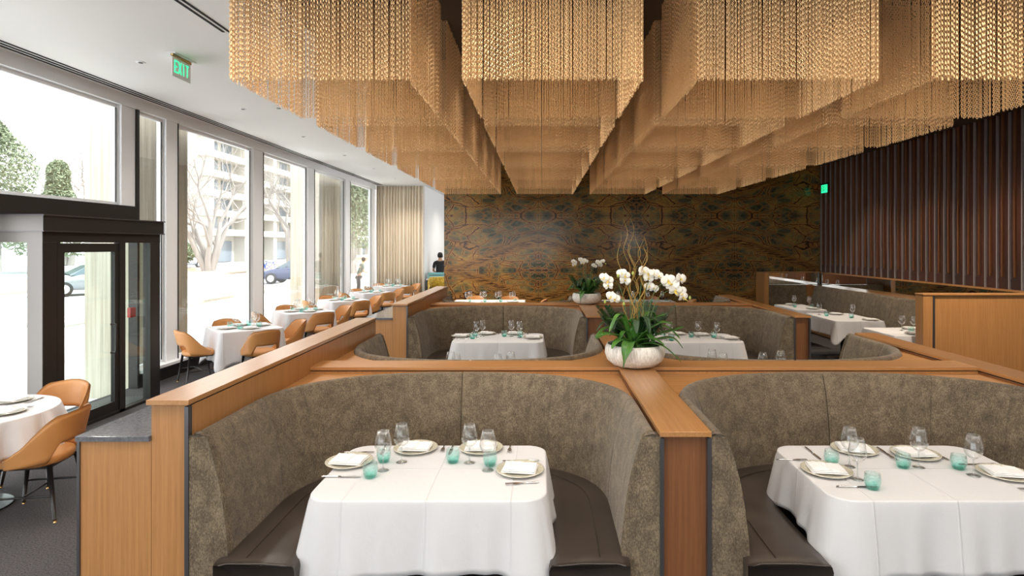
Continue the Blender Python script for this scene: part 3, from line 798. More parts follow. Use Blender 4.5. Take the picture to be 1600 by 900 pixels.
# PROTO trees must be cached before copying
for p in PROTO.values(): tree_of(p)

# booth table settings, relative to the booth centre x and front line y0
LEFTSET = dict(plate=[(-.553, .515, 'left end'), (-.207, .75, 'back left'), (.208, .75, 'back right'), (.469, .385, 'right end')],
    tumbler=[(-.366, .30, 'left end'), (-.353, .536, 'back left'), (.062, .526, 'back right'), (.289, .474, 'right end')],
    wine=[(-.322, .405, 'left end'), (-.246, .536, 'back left'), (.162, .526, 'back right'), (.283, .405, 'right end')],
    knife=[(-.53, .30, 'left end', PI / 2 + .0), (-.41, .76, 'back left', 0.1), (.02, .76, 'back right', 0), (.47, .547, 'right end', -PI / 2)],
    fork=[(-.53, .69, 'left end', PI / 2), (-.035, .77, 'back left', 0.05), (.39, .76, 'back right', 0), (.47, .205, 'right end', -PI / 2 + .15)])
RIGHTSET = dict(plate=[(-.478, .376, 'left end'), (-.134, .725, 'back left'), (.20, .645, 'back right'), (.506, .328, 'right end')],
    tumbler=[(-.39, .495, 'back left'), (-.344, .143, 'left end'), (.002, .444, 'back right'), (.312, .424, 'right end')],
    wine=[(-.30, .464, 'back left'), (-.355, .273, 'left end'), (.10, .454, 'back right'), (.329, .328, 'right end')],
    knife=[(-.418, .68, 'back left', .0), (-.42, .16, 'left end', PI / 2), (.04, .68, 'back right', 0), (.47, .49, 'right end', -PI / 2)],
    fork=[(-.58, .56, 'left end', PI / 2), (.03, .62, 'back left', .0), (.34, .62, 'back right', 0), (.50, .13, 'right end', -PI / 2)])
def booth_table(ci, y0, rot, where, st, seed, dx=0.):
    cx = bx[ci] + dx; s_ = -1 if rot else 1
    cy = y0 + s_ * .41
    table_obj(.58, .38, (cx, cy, 0), 0, 'dark pedestal dining table under the white cloth ' + where)
    cloth(.617, .418, .12, .275, (cx, cy, .7495), PI if rot else 0, 'white cloth with pressed creases on the table ' + where, seed, fdrop=.085)
    full = st is not None; st = st or LEFTSET
    for kind in ('plate', 'tumbler', 'wine', 'knife', 'fork'):
        for e in st[kind]:
            x, y, seat = e[:3]; rz = e[3] if len(e) > 3 else 0
            X = cx + (x if not rot else x); Y = y0 + s_ * y
            w = 'at the %s setting %s' % (seat, where)
            if rot: rz = PI - rz if kind in ('knife', 'fork') else rz
            if kind == 'plate': plate_set(X, Y, w, {'left end': PI / 2, 'right end': -PI / 2}.get(seat, 0) * 0 + rnd.uniform(-.15, .15))
            else: put(kind, X, Y, w, rz)
booth_table(0, Y0, False, 'in the front left booth', LEFTSET, 1)
booth_table(1, Y0, False, 'in the front right booth', RIGHTSET, 2)
booth_table(0, ROWS[0] + 2 * DEP + CAPW, True, 'just behind the front left booth', LEFTSET, 3)
booth_table(1, ROWS[0] + 2 * DEP + CAPW, True, 'just behind the front right booth', RIGHTSET, 4)
booth_table(0, ROWS[1], False, 'in the far left booth', LEFTSET, 5)
booth_table(1, ROWS[1], False, 'in the far right booth', RIGHTSET, 6)

# ------------------------------------------------------------------ chairs
def sstep(a, b, x):
    t = max(0, min(1, (x - a) / (b - a))); return t * t * (3 - 2 * t)
def make_chair():
    t = thing('dining_chair', 'x', 'chair')
    def pt(th, z, off):
        h = (z - .42) / .38
        rx = .238 + .022 * h + off; ry = .225 + .085 * h + off
        c, s_ = math.cos(th), math.sin(th)
        return (rx * math.copysign(abs(s_) ** .85, s_), -ry * math.copysign(abs(c) ** .85, c) + .0 , z)
    n, k_ = 56, 12; TH = R(112)
    outer, inner = [], []
    for i in range(n + 1):
        th = -TH + 2 * TH * i / n; a = abs(math.degrees(th))
        top = .805 - .02 * sstep(0, 40, a) - .30 * sstep(38, 112, a)
        bot = .43 + .135 * (1 - sstep(30, 50, a)) - .02 * sstep(60, 110, a)
        ro, ri = [], []
        for j in range(k_ + 1):
            z = bot + (top - bot) * j / k_
            e = min(1, min(j, k_ - j) / 1.4); wd = .016 * math.sqrt(max(0, 1 - (1 - e) ** 2)) if e < 1 else .016
            eh = min(1, min(i, n - i) / 1.6); wd *= math.sqrt(max(.0, 1 - (1 - eh) ** 2)) if eh < 1 else 1
            ro.append(pt(th, z, wd)); ri.append(pt(th, z, -wd))
        outer.append(ro); inner.append(ri)
    rows = [o + i_[::-1] for o, i_ in zip(outer, inner)]
    m = MB().grid(rows, close_u=True)
    m.build('backrest', M['tan_leather'], t, smooth=True)
    # seat
    N = 40; rows = []
    for (s_, z) in ((.90, .405), (.97, .415), (1., .435), (1., .455), (.97, .470), (.88, .478), (.5, .482), (.1, .483)):
        r = []
        for j in range(N):
            a = 2 * PI * j / N; c, q = math.cos(a), math.sin(a)
            r.append((.222 * s_ * math.copysign(abs(c) ** .8, c), .02 + .232 * s_ * math.copysign(abs(q) ** .8, q), z))
        rows.append(r)
    m = MB().grid(rows, close_u=True); m.f += [tuple(range(N))[::-1], tuple((len(rows) - 1) * N + j for j in range(N))]; m.m += [0, 0]
    m.build('seat', M['tan_leather'], t, smooth=True)
    for sx in (-1, 1):
        for sy in (-1, 1):
            a = Vector((sx * .165, sy * .165, .41)); b = Vector((sx * .205, sy * .225, .0))
            p = a.lerp(b, .94)
            lg = MB().tube([a, a.lerp(b, .5), p], [.019, .015, .0115], 10).build('leg', M['black_wood'], t, smooth=True)
            MB().tube([p, b], [.012, .0105], 10).build('brass_tip', M['brass'], lg, smooth=True)
    for sx in (-1, 1): MB().tube([(sx * .187, -.195, .19), (sx * .187, .195, .19)], .008, 8).build('stretcher', M['black_wood'], t, smooth=True)
    MB().tube([(-.187, 0, .19), (.187, 0, .19)], .008, 8).build('stretcher', M['black_wood'], t, smooth=True)
    B(-.17, .17, -.17, .18, .388, .408).build('seat_frame', M['black_wood'], t)
    return t
CH = make_chair(); tree_of(CH); CHU = []
def chair(x, y, face_deg, label, group='tan leather dining chairs'):
    rz = R(face_deg - 90)
    if not CHU:
        CHU.append(1); CH.location = (x, y, 0); CH.rotation_euler = (0, 0, rz); CH['label'] = label; CH['group'] = group; return CH
    return dup(CH, (x, y, 0), rz, label, group)
on = ['nearest', 'second', 'third', 'fourth', 'farthest']
WT = [(-4.70, 9.42 + 2.36 * i) for i in range(5)]
for i, (x, y) in enumerate(WT):
    w = 'at the %s square window table' % on[i]
    table_obj(.40, .40, (x, y, 0), R(42), 'dark pedestal of the %s square window table' % on[i])
    cloth(.455, .455, .05, .46, (x, y, .7495), R(42), 'white cloth on the ' + w[7:], 20 + i, N=140)
    for dx, dy, s_ in ((-1, -1, 'near left'), (1, -1, 'near right'), (-1, 1, 'far left'), (1, 1, 'far right')):
        d = .46
        fx = x + dx * d; fy = y + dy * d
        chair(fx, fy, math.degrees(math.atan2(-dy, -dx)) + rnd.uniform(-4, 4), 'tan leather chair on the %s side %s' % (s_, w))
        px, py = x + dx * .18, y + dy * .18
        ww = '%s side %s' % (s_, w)
        plate_set(px, py, ww, R(42))
        qx, qy = x + dx * .10 + dy * .10, y + dy * .10 - dx * .10
        put('tumbler', qx + .03 * dx, qy, ww)
        put('wine', x + dx * .05 + dy * .13, y + dy * .05 - dx * .06 + .04, ww)
# near left round table
RX, RY = -4.45, 4.62
table_obj(.52, .52, (RX, RY, 0), 0, 'dark pedestal of the round table at the left edge, nearest the camera', True)
cloth(.56, .56, .555, .27, (RX, RY, .7495), 0, 'white cloth on the round table at the left edge, nearest the camera', 40, round_=True, flare=.07, N=320)
chair(RX + .10, RY + .62, -92, 'tan leather chair on the far side of the round table at the left edge')
chair(RX + .60, RY - .06, 190, 'tan leather chair on the aisle side of the round table, nearest the camera')
for (dx, dy, s_) in ((0.05, .33, 'far'), (.30, -.02, 'aisle'), (-.33, 0, 'window'), (-.02, -.33, 'near')):
    w = 'on the %s side of the round table at the left edge' % s_
    plate_set(RX + dx, RY + dy, w, 0)
    put('fork', RX + dx + (.17 if abs(dy) > .1 else 0), RY + dy + (.17 if abs(dx) > .1 else 0), w, PI / 2 if abs(dx) > .1 else 0)
# tables before the marble wall
for cx, nm in ((-1.2, 'left'), (2.25, 'right')):
    w = 'at the %s table in front of the marble wall' % nm
    table_obj(.78, .38, (cx, 13.75, 0), 0, 'dark pedestal dining table, the %s one in front of the marble wall' % nm)
    cloth(.82, .42, .06, .28, (cx, 13.75, .7495), 0, 'white cloth on the %s table in front of the marble wall' % nm, 50 + int(cx), N=160)
    for q, xx in enumerate((-.55, -.18, .2, .55)):
        s_ = ('first', 'second', 'third', 'fourth')[q]
        for yy, side in ((-.2, 'near'), (.16, 'far')):
            ww = '%s from left, %s side, %s table by marble wall' % (s_, side, nm)
            put('wine', cx + xx * .92 + (.05 if yy > 0 else 0), 13.75 + yy * .7, ww)
        put('tumbler', cx + xx * .95 + .08, 13.6, '%s from left %s table by marble wall' % (s_, nm))
        if q in (0, 3): plate_set(cx + xx, 13.75 - .24, '%s from left %s table by marble wall' % (s_, nm), 0)
    chair(cx + 1.02, 13.8, 180, 'tan leather chair, right end, %s' % w)
    chair(cx + .42, 14.42, -90, 'tan leather chair, marble side, right seat at the %s table by the marble' % nm)
    chair(cx - .42, 14.42, -90, 'tan leather chair, marble side, left seat at the %s table by the marble' % nm)

# ------------------------------------------------------------------ bench along the slatted wall
bt = thing('corner_banquette', 'long L-shaped taupe velvet banquette below the mirrors along the slatted wall', 'banquette', (0, 0, 0))
prof = [(.0, .40), (.0, 1.0), (.02, 1.03), (.05, 1.025), (.07, .99), (.20, .45), (.20, .40)]
def lrows(ylist, x):
    return [[(x - d, y, z) for d, z in prof] for y in ylist]
y_ = 8.42; n = 0
ys = [8.42, 9.5, 10.6, 11.7, 12.8, 13.9, 15.12]
for a, b in zip(ys[:-1], ys[1:]):
    m = MB().grid([[(XR - .32 - d + (.006 if (u in (0, 1) and d > .03) else 0), a + (b - a) * u, z - (.006 if u in (0, 1) and z > .9 else 0)) for d, z in prof] for u in (0, .02, .5, .98, 1)], close_u=True)
    kk = len(prof); m.f += [tuple(range(kk)), tuple(4 * kk + j for j in range(kk))[::-1]]; m.m += [0, 0]
    m.build('backrest', M['fabric'], bt, smooth=False)
m = MB().grid([[(xx, 15.42 - d, z) for d, z in prof] for xx in (5.72, 6.35, 6.82)], close_u=True)
kk = len(prof); m.f += [tuple(range(kk)), tuple(2 * kk + j for j in range(kk))[::-1]]; m.m += [0, 0]
m.build('backrest', M['fabric'], bt)
MB().prism([(6.25, 8.42), (6.85, 8.42), (6.85, 15.24), (5.74, 15.24), (5.74, 14.7), (6.25, 14.7)], .32, .46).build('seat', M['brown_leather'], bt, bevel=.02)
MB().prism([(6.35, 8.42), (7.0, 8.42), (7.0, 15.4), (5.74, 15.4), (5.74, 14.8), (6.35, 14.8)], 0, .32).build('plinth', M['oak_x'], bt)
MB().box(7.0, XR - .004, 8.42, 15.42, 0, 1.0).box(5.74, 7.0, 15.42, YM - .004, 0, 1.0).build('back_box', M['oak_v'], bt)
MB().box(6.985, XR - .004, 8.42, 15.42, 1.0, 1.022).box(5.74, 6.985, 15.42, YM - .004, 1.0, 1.022).build('trim_rail', M['oak_y'], bt)
mr = thing('wall_mirror', 'long low mirror strip above the banquette along the slatted wall', 'mirror', (XR, 8.4, 1.022))
for q in range(5):
    a = .02 + q * 1.40
    B(-.05, -.035, a, a + 1.394, .0, .305).build('mirror_panel', M['mirror'], mr)
B(-.035, -.004, .02, 7.1, 0, .305).build('backing_board', M['bronze'], mr)
B(-.07, -.002, .02, 7.15, .305, .335).build('top_rail', M['oak_y'], mr, bevel=.002)
mr = thing('wall_mirror', 'short low mirror on the marble wall at the corner above the banquette', 'mirror', (5.73, YM, 1.022))
B(0.01, XR - 5.73 - .06, -.05, -.035, 0, .305).build('mirror_panel', M['mirror'], mr)
B(0.01, XR - 5.73 - .06, -.035, -.004, 0, .305).build('backing_board', M['bronze'], mr)
B(0, XR - 5.73 - .08, -.07, -.002, .305, .335).build('top_rail', M['oak_x'], mr, bevel=.002)
t = thing('end_panel', 'narrow oak end post closing the corner banquette by the marble wall', 'partition', (5.62, 15.0, 0))
B(0, .11, 0, .59, 0, 1.36).build('post', M['oak_v'], t, bevel=.002); B(.11, .122, 0, .03, 1.0, 1.35).build('steel_edge', M['steel'], t)
t = thing('screen_partition', 'large oak screen panel with a steel edge at the right side of the room', 'partition', (5.26, 8.2, 0))
B(0, .13, 0, .17, 0, 1.35).build('end_post', M['oak_v'], t)
B(.13, .16, -.004, .17, 0, 1.35).build('steel_edge', M['steel'], t)
B(.16, XR - 5.27, .02, .17, 0, 1.35).build('panel', M['oak_v'], t)
B(-.004, XR - 5.27, -.01, .18, 1.358, 1.378).build('cap', M['oak_x'], t, bevel=.002)
B(0.01, XR - 5.28, .01, .16, 1.35, 1.358).build('shadow_gap', M['slot'], t)
for (x0, x1, y0, y1, nm, wines, tums, pls) in (
        (5.10, 5.72, 11.9, 13.05, 'farthest', [(5.40, 12.72), (5.62, 12.5)], [(5.30, 12.45), (5.58, 12.3)], [(5.42, 12.9), (5.52, 12.1)]),
        (5.03, 5.86, 10.15, 11.35, 'middle', [(5.18, 11.1), (5.62, 10.75)], [(5.22, 10.9), (5.52, 10.6)], [(5.52, 11.15), (5.70, 10.3)]),
        (5.05, 5.86, 8.50, 9.38, 'nearest', [(5.48, 9.05), (5.62, 8.98)], [(5.50, 8.85), (5.72, 8.8)], [(5.45, 8.68), (5.72, 9.2)])):
    cx, cy = (x0 + x1) / 2, (y0 + y1) / 2
    w = 'on the %s banquette table' % nm
    table_obj((x1 - x0) / 2 - .04, (y1 - y0) / 2 - .04, (cx, cy, 0), 0, 'dark pedestal table, the %s one beside the corner banquette' % nm)
    cloth((x1 - x0) / 2, (y1 - y0) / 2, .04, .27, (cx, cy, .7495), 0, 'white cloth ' + w, 60 + int(cy), N=150)
    for q, p in enumerate(wines): put('wine', p[0], p[1], '%s %s' % (('left one', 'right one')[q], w))
    for q, p in enumerate(tums): put('tumbler', p[0], p[1], '%s %s' % (('left one', 'right one')[q], w))
    for q, p in enumerate(pls): plate_set(p[0], p[1], '%s %s' % (('first', 'second')[q], w))

# ------------------------------------------------------------------ orchid planters
def leaf_mb(path, width, cup=.18, n=14):
    """broad strap leaf along a 3d path"""
    P = [Vector(p) for p in path]
    def at(t):
        f = t * (len(P) - 1); i = min(int(f), len(P) - 2); u = f - i
        p0 = P[max(i - 1, 0)]; p1 = P[i]; p2 = P[i + 1]; p3 = P[min(i + 2, len(P) - 1)]
        return .5 * ((2 * p1) + (p2 - p0) * u + (2 * p0 - 5 * p1 + 4 * p2 - p3) * u * u + (3 * p1 - p0 - 3 * p2 + p3) * u ** 3)
    rows = []
    for i in range(n + 1):
        t = i / n; c = at(t); tan = (at(min(1, t + .02)) - at(max(0, t - .02))).normalized()
        side = tan.cross(Vector((0, 0, 1)));
        side = side.normalized() if side.length > .05 else Vector((1, 0, 0))
        up = side.cross(tan).normalized()
        w = width * (math.sin(PI * min(1, .12 + t * .88)) ** .6) * (1 if t < .97 else .5)
        rows.append([tuple(c + side * (s_ * w) + up * (cup * abs(s_) * w * 1.2)) for s_ in (-1, -.6, -.2, 0, .2, .6, 1)])
    return MB().grid(rows)
def blossom_mb(s=1.):
    m = MB()
    def petal(ang, L_, w, tilt, mi=0, start=.004):
        s0 = len(m.v); rows = []
        for i in range(7):
            t = i / 6; ww = w * math.sin(PI * (.08 + .86 * t)) ** .7
            rows.append([(q * ww, start + t * L_, .008 * t * t * 3 * tilt - abs(q) * ww * .18 + .004 * math.sin(t * PI)) for q in (-1, -.5, 0, .5, 1)])
        m.grid(rows, mi=mi); m.xform(Matrix.Rotation(ang, 4, 'Z'), s0)
    petal(0, .046, .018, -.6); petal(R(128), .046, .017, -.6); petal(R(-128), .046, .017, -.6)
    s1 = len(m.v); petal(R(72), .052, .034, .3); petal(R(-72), .052, .034, .3)
    m.xform(Matrix.Translation((0, 0, .004)), s1)
    s2 = len(m.v); m.lathe([(.002, 0), (.006, .004), (.005, .012), (.001, .016)], 8, (0, 0, .006), mi=1)
    petal(PI, .020, .010, 3, mi=1)
    m.xform(Matrix.Scale(s, 4)); return m
def planter(label, loc, clusters, buds, seed, willow=9, wtop=1.13, leaves=None, zz=8):
    r = random.Random(seed)
    t = thing('orchid_planter', label, 'planter', loc)
    MB().lathe([(.0, 0), (.12, 0), (.17, .012), (.215, .05), (.233, .10), (.228, .145), (.214, .172), (.204, .172), (.214, .14), (.20, .12), (.0, .12)], 56, cap0=False, cap1=False).build('bowl', M['ceramic'], t, smooth=True)
    m = MB(); rows = []
    for q in range(9):
        rad = .208 * q / 8
        rows.append([(rad * math.cos(a * PI / 20), rad * math.sin(a * PI / 20), .15 + .035 * (1 - (q / 8) ** 2) + r.uniform(-.006, .008)) for a in range(40)])
    m.grid(rows, close_u=True); m.build('moss', M['moss'], t, smooth=True)
    for lf in leaves:
        leaf_mb(lf[0], lf[1] * 1.3).build('leaf', M['leaf'], t, smooth=True, solid=.003)
    for q in range(26):
        a = r.uniform(0, 2 * PI); L_ = r.uniform(.12, .24); hh = r.uniform(.08, .22); c_, s2 = math.cos(a), math.sin(a)
        p_ = [(.05 * c_, .05 * s2, .165), (.05 * c_ + L_ * .35 * c_, .05 * s2 + L_ * .35 * s2, .17 + hh), (.05 * c_ + L_ * .8 * c_, .05 * s2 + L_ * .8 * s2, .165 + hh * 1.1), (.05 * c_ + L_ * 1.1 * c_, .05 * s2 + L_ * 1.1 * s2, .15 + hh * .7)]
        leaf_mb(p_, r.uniform(.018, .034)).build('leaf', M['leaf'] if q % 3 == 0 else M['leaf_dark'], t, smooth=True, solid=.002)
    # dark feathery fronds
    for q in range(zz):
        a = r.choice((PI * .95, PI * .8, .25, .6, 1.2, PI * 1.05)) + r.uniform(-.3, .3); L_ = r.uniform(.24, .36)
        st_ = MB(); base = Vector((.09 * math.cos(a), .09 * math.sin(a), .16)); d = Vector((math.cos(a) * .55, math.sin(a) * .5, 1)).normalized()
        pts = [base + d * L_ * u + Vector((math.cos(a), math.sin(a), 0)) * .06 * u * u for u in (0, .25, .5, .75, 1)]
        st_.tube(pts, [.004, .0035, .003, .002, .001], 6)
        for k_ in range(3, 13):
            u = k_ / 13; p = base + d * L_ * u + Vector((math.cos(a), math.sin(a), 0)) * .06 * u * u
            for sg in (-1, 1):
                sd = d.cross(Vector((0, 0, 1))).normalized() * sg
                l_ = .066 * (1 - abs(u - .5) * .8); w_ = .014; up = Vector((0, 0, 1))
                tip = p + (sd * .8 + d * .7).normalized() * l_; ax = (tip - p).normalized(); n_ = ax.cross(sd.cross(d)).normalized() * w_
                st_.add([p, p + (tip - p) * .45 + n_, tip, p + (tip - p) * .45 - n_, p + (tip - p) * .45 + sd.cross(d) * .003], [(0, 1, 4), (1, 2, 4), (2, 3, 4), (3, 0, 4)])
        st_.build('frond', M['leaf_dark'], t)
    for q in range(willow):
        a = r.uniform(0, 2 * PI); base = Vector((.03 * math.cos(a), .03 * math.sin(a), .16)); hgt = wtop * r.uniform(.62, 1.) - .16 if q > 1 else wtop - .16
        lean = Vector((r.uniform(-.16, .16), r.uniform(-.06, .06), 0)); ph1, ph2 = r.uniform(0, 6), r.uniform(0, 6); fr_ = r.uniform(15, 24)
        pts = []
        for i in range(44):
            u = i / 43; amp = .010 + .034 * u * (1.25 - u)
            pts.append(base + lean * u * (1 - .35 * u) + Vector((amp * math.sin(fr_ * u + ph1), amp * math.cos(fr_ * .9 * u + ph2), hgt * u)))
        MB().tube(pts, [.0042 * (1 - .7 * i / 43) for i in range(44)], 6).build('willow_branch', M['willow'], t, smooth=True)
    for (cx, cz, n_, s_, cy) in clusters:
        base = Vector((cx * .25 + r.uniform(-.02, .02), cy * .3, .16)); top = Vector((cx, cy, cz))
        ctrl = Vector((cx * .35, cy * .5, cz + .07))
        pts = [(1 - u) ** 2 * base + 2 * u * (1 - u) * ctrl + u * u * top for u in [i / 16 for i in range(17)]]
        stm = MB().tube(pts, [.0038 - .0018 * i / 16 for i in range(17)], 6).build('flower_stem', M['stem'], t, smooth=True)
        sg = 1 if cx >= 0 else -1
        for k_ in range(n_):
            ang = k_ * 2.4 + r.uniform(-.3, .3); rad = .035 * s_ * math.sqrt(k_) * 1.1
            p = top + Vector((rad * math.cos(ang) * 1.2, -.012 - r.uniform(0, .02), rad * math.sin(ang) * .75))
            b = blossom_mb(s_ * r.uniform(.78, .92)); nrm = Vector((r.uniform(-.5, .5) + sg * .15, -1, r.uniform(-.15, .35))).normalized()
            q_ = nrm.to_track_quat('Z', 'Y').to_matrix().to_4x4()
            # keep the top petal pointing up
            up = q_ @ Vector((0, 1, 0)); b.xform(Matrix.Translation(p) @ q_ @ Matrix.Rotation(r.uniform(-.3, .3), 4, 'Z'))
            b.build('blossom', [M['petal'], M['lip']], stm, smooth=True, solid=.0012)
    for (cx, cz) in buds:
        MB().lathe([(.001, -.016), (.009, -.006), (.010, .004), (.004, .014), (.001, .017)], 10, (cx, -.04, cz)).build('bud', M['bud'], t, smooth=True)
    return t
LV = [([(.0, -.05, .17), (.05, -.12, .22), (.12, -.17, .23), (.19, -.2, .19)], .03), ([(-.02, -.06, .17), (-.10, -.12, .22), (-.16, -.16, .21), (-.2, -.18, .16)], .03),
      ([(.04, .0, .17), (.10, .0, .30), (.16, -.02, .37), (.24, -.03, .40)], .034), ([(-.04, .0, .17), (-.08, .0, .30), (-.13, -.02, .36), (-.19, -.03, .36)], .03),
      ([(-.05, -.02, .17), (-.14, -.06, .235), (-.24, -.10, .255), (-.31, -.12, .225)], .048),
      ([(-.03, -.12, .17), (-.07, -.20, .215), (-.10, -.265, .16), (-.125, -.275, .03)], .036),
      ([(.02, -.05, .17), (.08, -.10, .27), (.18, -.13, .345), (.27, -.14, .34)], .050),
      ([(.05, -.03, .17), (.16, -.07, .245), (.28, -.10, .285), (.36, -.10, .315)], .034),
      ([(.07, -.05, .17), (.18, -.10, .225), (.28, -.12, .225), (.345, -.13, .155)], .026),
      ([(.06, .03, .17), (.16, .06, .27), (.26, .05, .29), (.36, .02, .20)], .036),
      ([(.02, -.08, .17), (.10, -.17, .20), (.20, -.20, .17), (.31, -.22, .07)], .020),
      ([(-.01, -.04, .17), (-.02, -.08, .28), (-.03, -.09, .35), (-.03, -.10, .38)], .03),
      ([(.02, .05, .17), (-.10, .10, .26), (-.22, .10, .27), (-.30, .08, .20)], .036),
      ([(.0, .05, .17), (.03, .16, .25), (.05, .24, .26), (.06, .30, .2)], .036),
      ([(.03, -.02, .17), (.05, -.05, .25), (.09, -.10, .26), (.12, -.16, .20)], .028)]
planter('large white bowl of white orchids, curly willow and broad leaves on the nearest oak divider', (.727, Y0 + DEP + .06, 1.112),
        [(-.215, .665, 3, .95, -.03), (-.08, .70, 3, .9, 0), (.10, .72, 3, .95, 0), (.175, .70, 2, .9, -.03), (.15, .60, 2, .9, .02), (.275, .635, 4, 1.15, -.05), (.34, .58, 3, 1.0, -.05), (-.165, .525, 2, .9, -.05)],
        [(-.235, .50), (-.09, .485), (.42, .53), (-.02, .72), (-.135, .70)], 5, willow=12, wtop=1.14, leaves=LV, zz=24)
planter('smaller-looking white bowl of orchids on the far oak divider before the marble wall', (.727, ROWS[1] + DEP + .06, 1.112),
        [(-.19, .66, 3, .85, 0), (-.08, .69, 3, .85, 0), (-.01, .68, 2, .8, 0), (.13, .60, 2, .8, 0), (.20, .65, 4, .85, 0)],
        [(.30, .64), (.14, .38)], 11, willow=6, wtop=.62, leaves=[([(a * 1.0, b, c) for a, b, c in p], w * .9) for p, w in LV if w > .03], zz=20)

# ------------------------------------------------------------------ people
def skin_obj(name, verts, edges, radii, mat, parent, sub=2):
    me = bpy.data.meshes.new(name); me.from_pydata(verts, edges, []); o = bpy.data.objects.new(name, me); COL.objects.link(o)
    me.materials.append(mat)
    md = o.modifiers.new('skin', 'SKIN')
    me.skin_vertices[0].data[0].use_root = True
    for v, r_ in zip(me.skin_vertices[0].data, radii): v.radius = r_ if hasattr(r_, '__len__') else (r_, r_)
    md.use_smooth_shade = True
    s_ = o.modifiers.new('sub', 'SUBSURF'); s_.levels = sub; s_.render_levels = sub
    o.parent = parent; return o
def person(loc, rz, label, top_mat, reach=.35, bend=.1):
    t = thing('person', label, 'person', loc, rz)
    b = bend
    V = [(0, 0, .95), (0, .02 + b * .4, 1.12), (0, .02 + b, 1.32), (0, .02 + b * 1.15, 1.45), (0, .035 + b * 1.35, 1.52), (0, .05 + b * 1.5, 1.60), (0, .06 + b * 1.6, 1.70)]
    Rr = [(.15, .11), (.14, .10), (.16, .11), (.10, .08), (.055, .055), (.075, .09), (.07, .085)]
    E = [(i, i + 1) for i in range(6)]
    for s_ in (-1, 1):
        k_ = len(V); V += [(s_ * .19, .02 + b, 1.40), (s_ * .25, .06 + b, 1.12), (s_ * .19, .06 + b + reach, 1.06), (s_ * .17, .06 + b + reach + .07, 1.05)]
        Rr += [(.06, .06), (.043, .043), (.03, .03), (.035, .018)]; E += [(3, k_), (k_, k_ + 1), (k_ + 1, k_ + 2), (k_ + 2, k_ + 3)]
        for f_ in range(5):
            a = (f_ - 2) * .016; kk = len(V)
            if f_ == 0: V += [(s_ * (.17 - .035), .06 + b + reach + .06, 1.04), (s_ * (.17 - .05), .06 + b + reach + .09, 1.03)]
            else: V += [(s_ * .17 + s_ * a, .06 + b + reach + .12, 1.045), (s_ * .17 + s_ * a, .06 + b + reach + .15 + (.01 if f_ in (2, 3) else 0), 1.025)]
            Rr += [.009, .008]; E += [(k_ + 3, kk), (kk, kk + 1)]
        k_ = len(V); V += [(s_ * .10, 0, .86), (s_ * .11, .02, .48), (s_ * .11, -.02, .09), (s_ * .12, .12, .04)]
        Rr += [(.085, .085), (.058, .058), (.04, .04), (.04, .03)]; E += [(0, k_), (k_, k_ + 1), (k_ + 1, k_ + 2), (k_ + 2, k_ + 3)]
    skin_obj('body', V, E, Rr, M['skin'], t)
    V = [(0, 0, .90), (0, .02 + b * .4, 1.12), (0, .02 + b, 1.32), (0, .02 + b * 1.1, 1.44)]; Rr = [(.165, .125), (.155, .115), (.175, .125), (.11, .09)]; E = [(0, 1), (1, 2), (2, 3)]
    for s_ in (-1, 1):
        k_ = len(V); V += [(s_ * .19, .02 + b, 1.40), (s_ * .235, .045 + b, 1.20)]; Rr += [(.075, .075), (.062, .062)]; E += [(3, k_), (k_, k_ + 1)]
    skin_obj('shirt', V, E, Rr, top_mat, t)
    V = [(0, 0, .96)]; Rr = [(.16, .12)]; E = []
    for s_ in (-1, 1):
        k_ = len(V); V += [(s_ * .10, 0, .84), (s_ * .11, .02, .48), (s_ * .11, -.02, .08)]; Rr += [(.10, .10), (.075, .075), (.06, .06)]; E += [(0, k_), (k_, k_ + 1), (k_ + 1, k_ + 2)]
    skin_obj('trousers', V, E, Rr, M['trousers'], t)
    hy = .05 + b * 1.55
    m = MB(); m.lathe([(.001, .125), (.05, .12), (.088, .07), (.098, .02), (.092, -.03), (.07, -.07), (.05, -.08)], 20, (0, hy - .012, 1.665), cap1=False)
    m.build('hair', M['hair'], t, smooth=True)
    for s_ in (-1, 1):
        MB().lathe([(.001, -.025), (.012, -.01), (.014, .01), (.001, .028)], 8, (s_ * .088, hy + .02, 1.63)).build('ear', M['skin'], t, smooth=True)
        MB().lathe([(.001, -.006), (.008, 0), (.001, .006)], 8, (s_ * .032, hy + .10, 1.66)).build('eye', M['hair'], t, smooth=True)
    MB().tube([(0, hy + .085, 1.66), (0, hy + .118, 1.625), (0, hy + .09, 1.615)], [.010, .014, .008], 8).build('nose', M['skin'], t, smooth=True)
    MB().tube([(-.025, hy + .088, 1.585), (0, hy + .095, 1.583), (.025, hy + .088, 1.585)], [.003, .006, .003], 8).build('mouth', M['red'] if False else M['skin'], t, smooth=True)
    return t
person((-3.70, 21.7, 0), R(6), 'person in a black shirt standing with back turned at the service counter', M['black_cloth'], .30, .06)
person((-8.55, 27.8, -.3), R(-60), 'person in a grey-green jacket leaning forward outside the last window', M['grey_cloth'], .3, .13)
fl = thing('floor_lamp', 'slim floor lamp with a glowing glass globe', 'lamp', (4.72, -.4, 0))
MB().lathe([(.0, 0), (.15, 0), (.15, .015), (.02, .03), (.012, .05), (.012, 2.12), (.0, 2.12)], 24).build('stand', M['bronze'], fl, smooth=False)
MB().lathe([(.20 * math.sin(PI * i / 12) + .0005, 2.31 - .20 * math.cos(PI * i / 12)) for i in range(13)], 24).build('globe', M['lamp_glow'], fl, smooth=True)
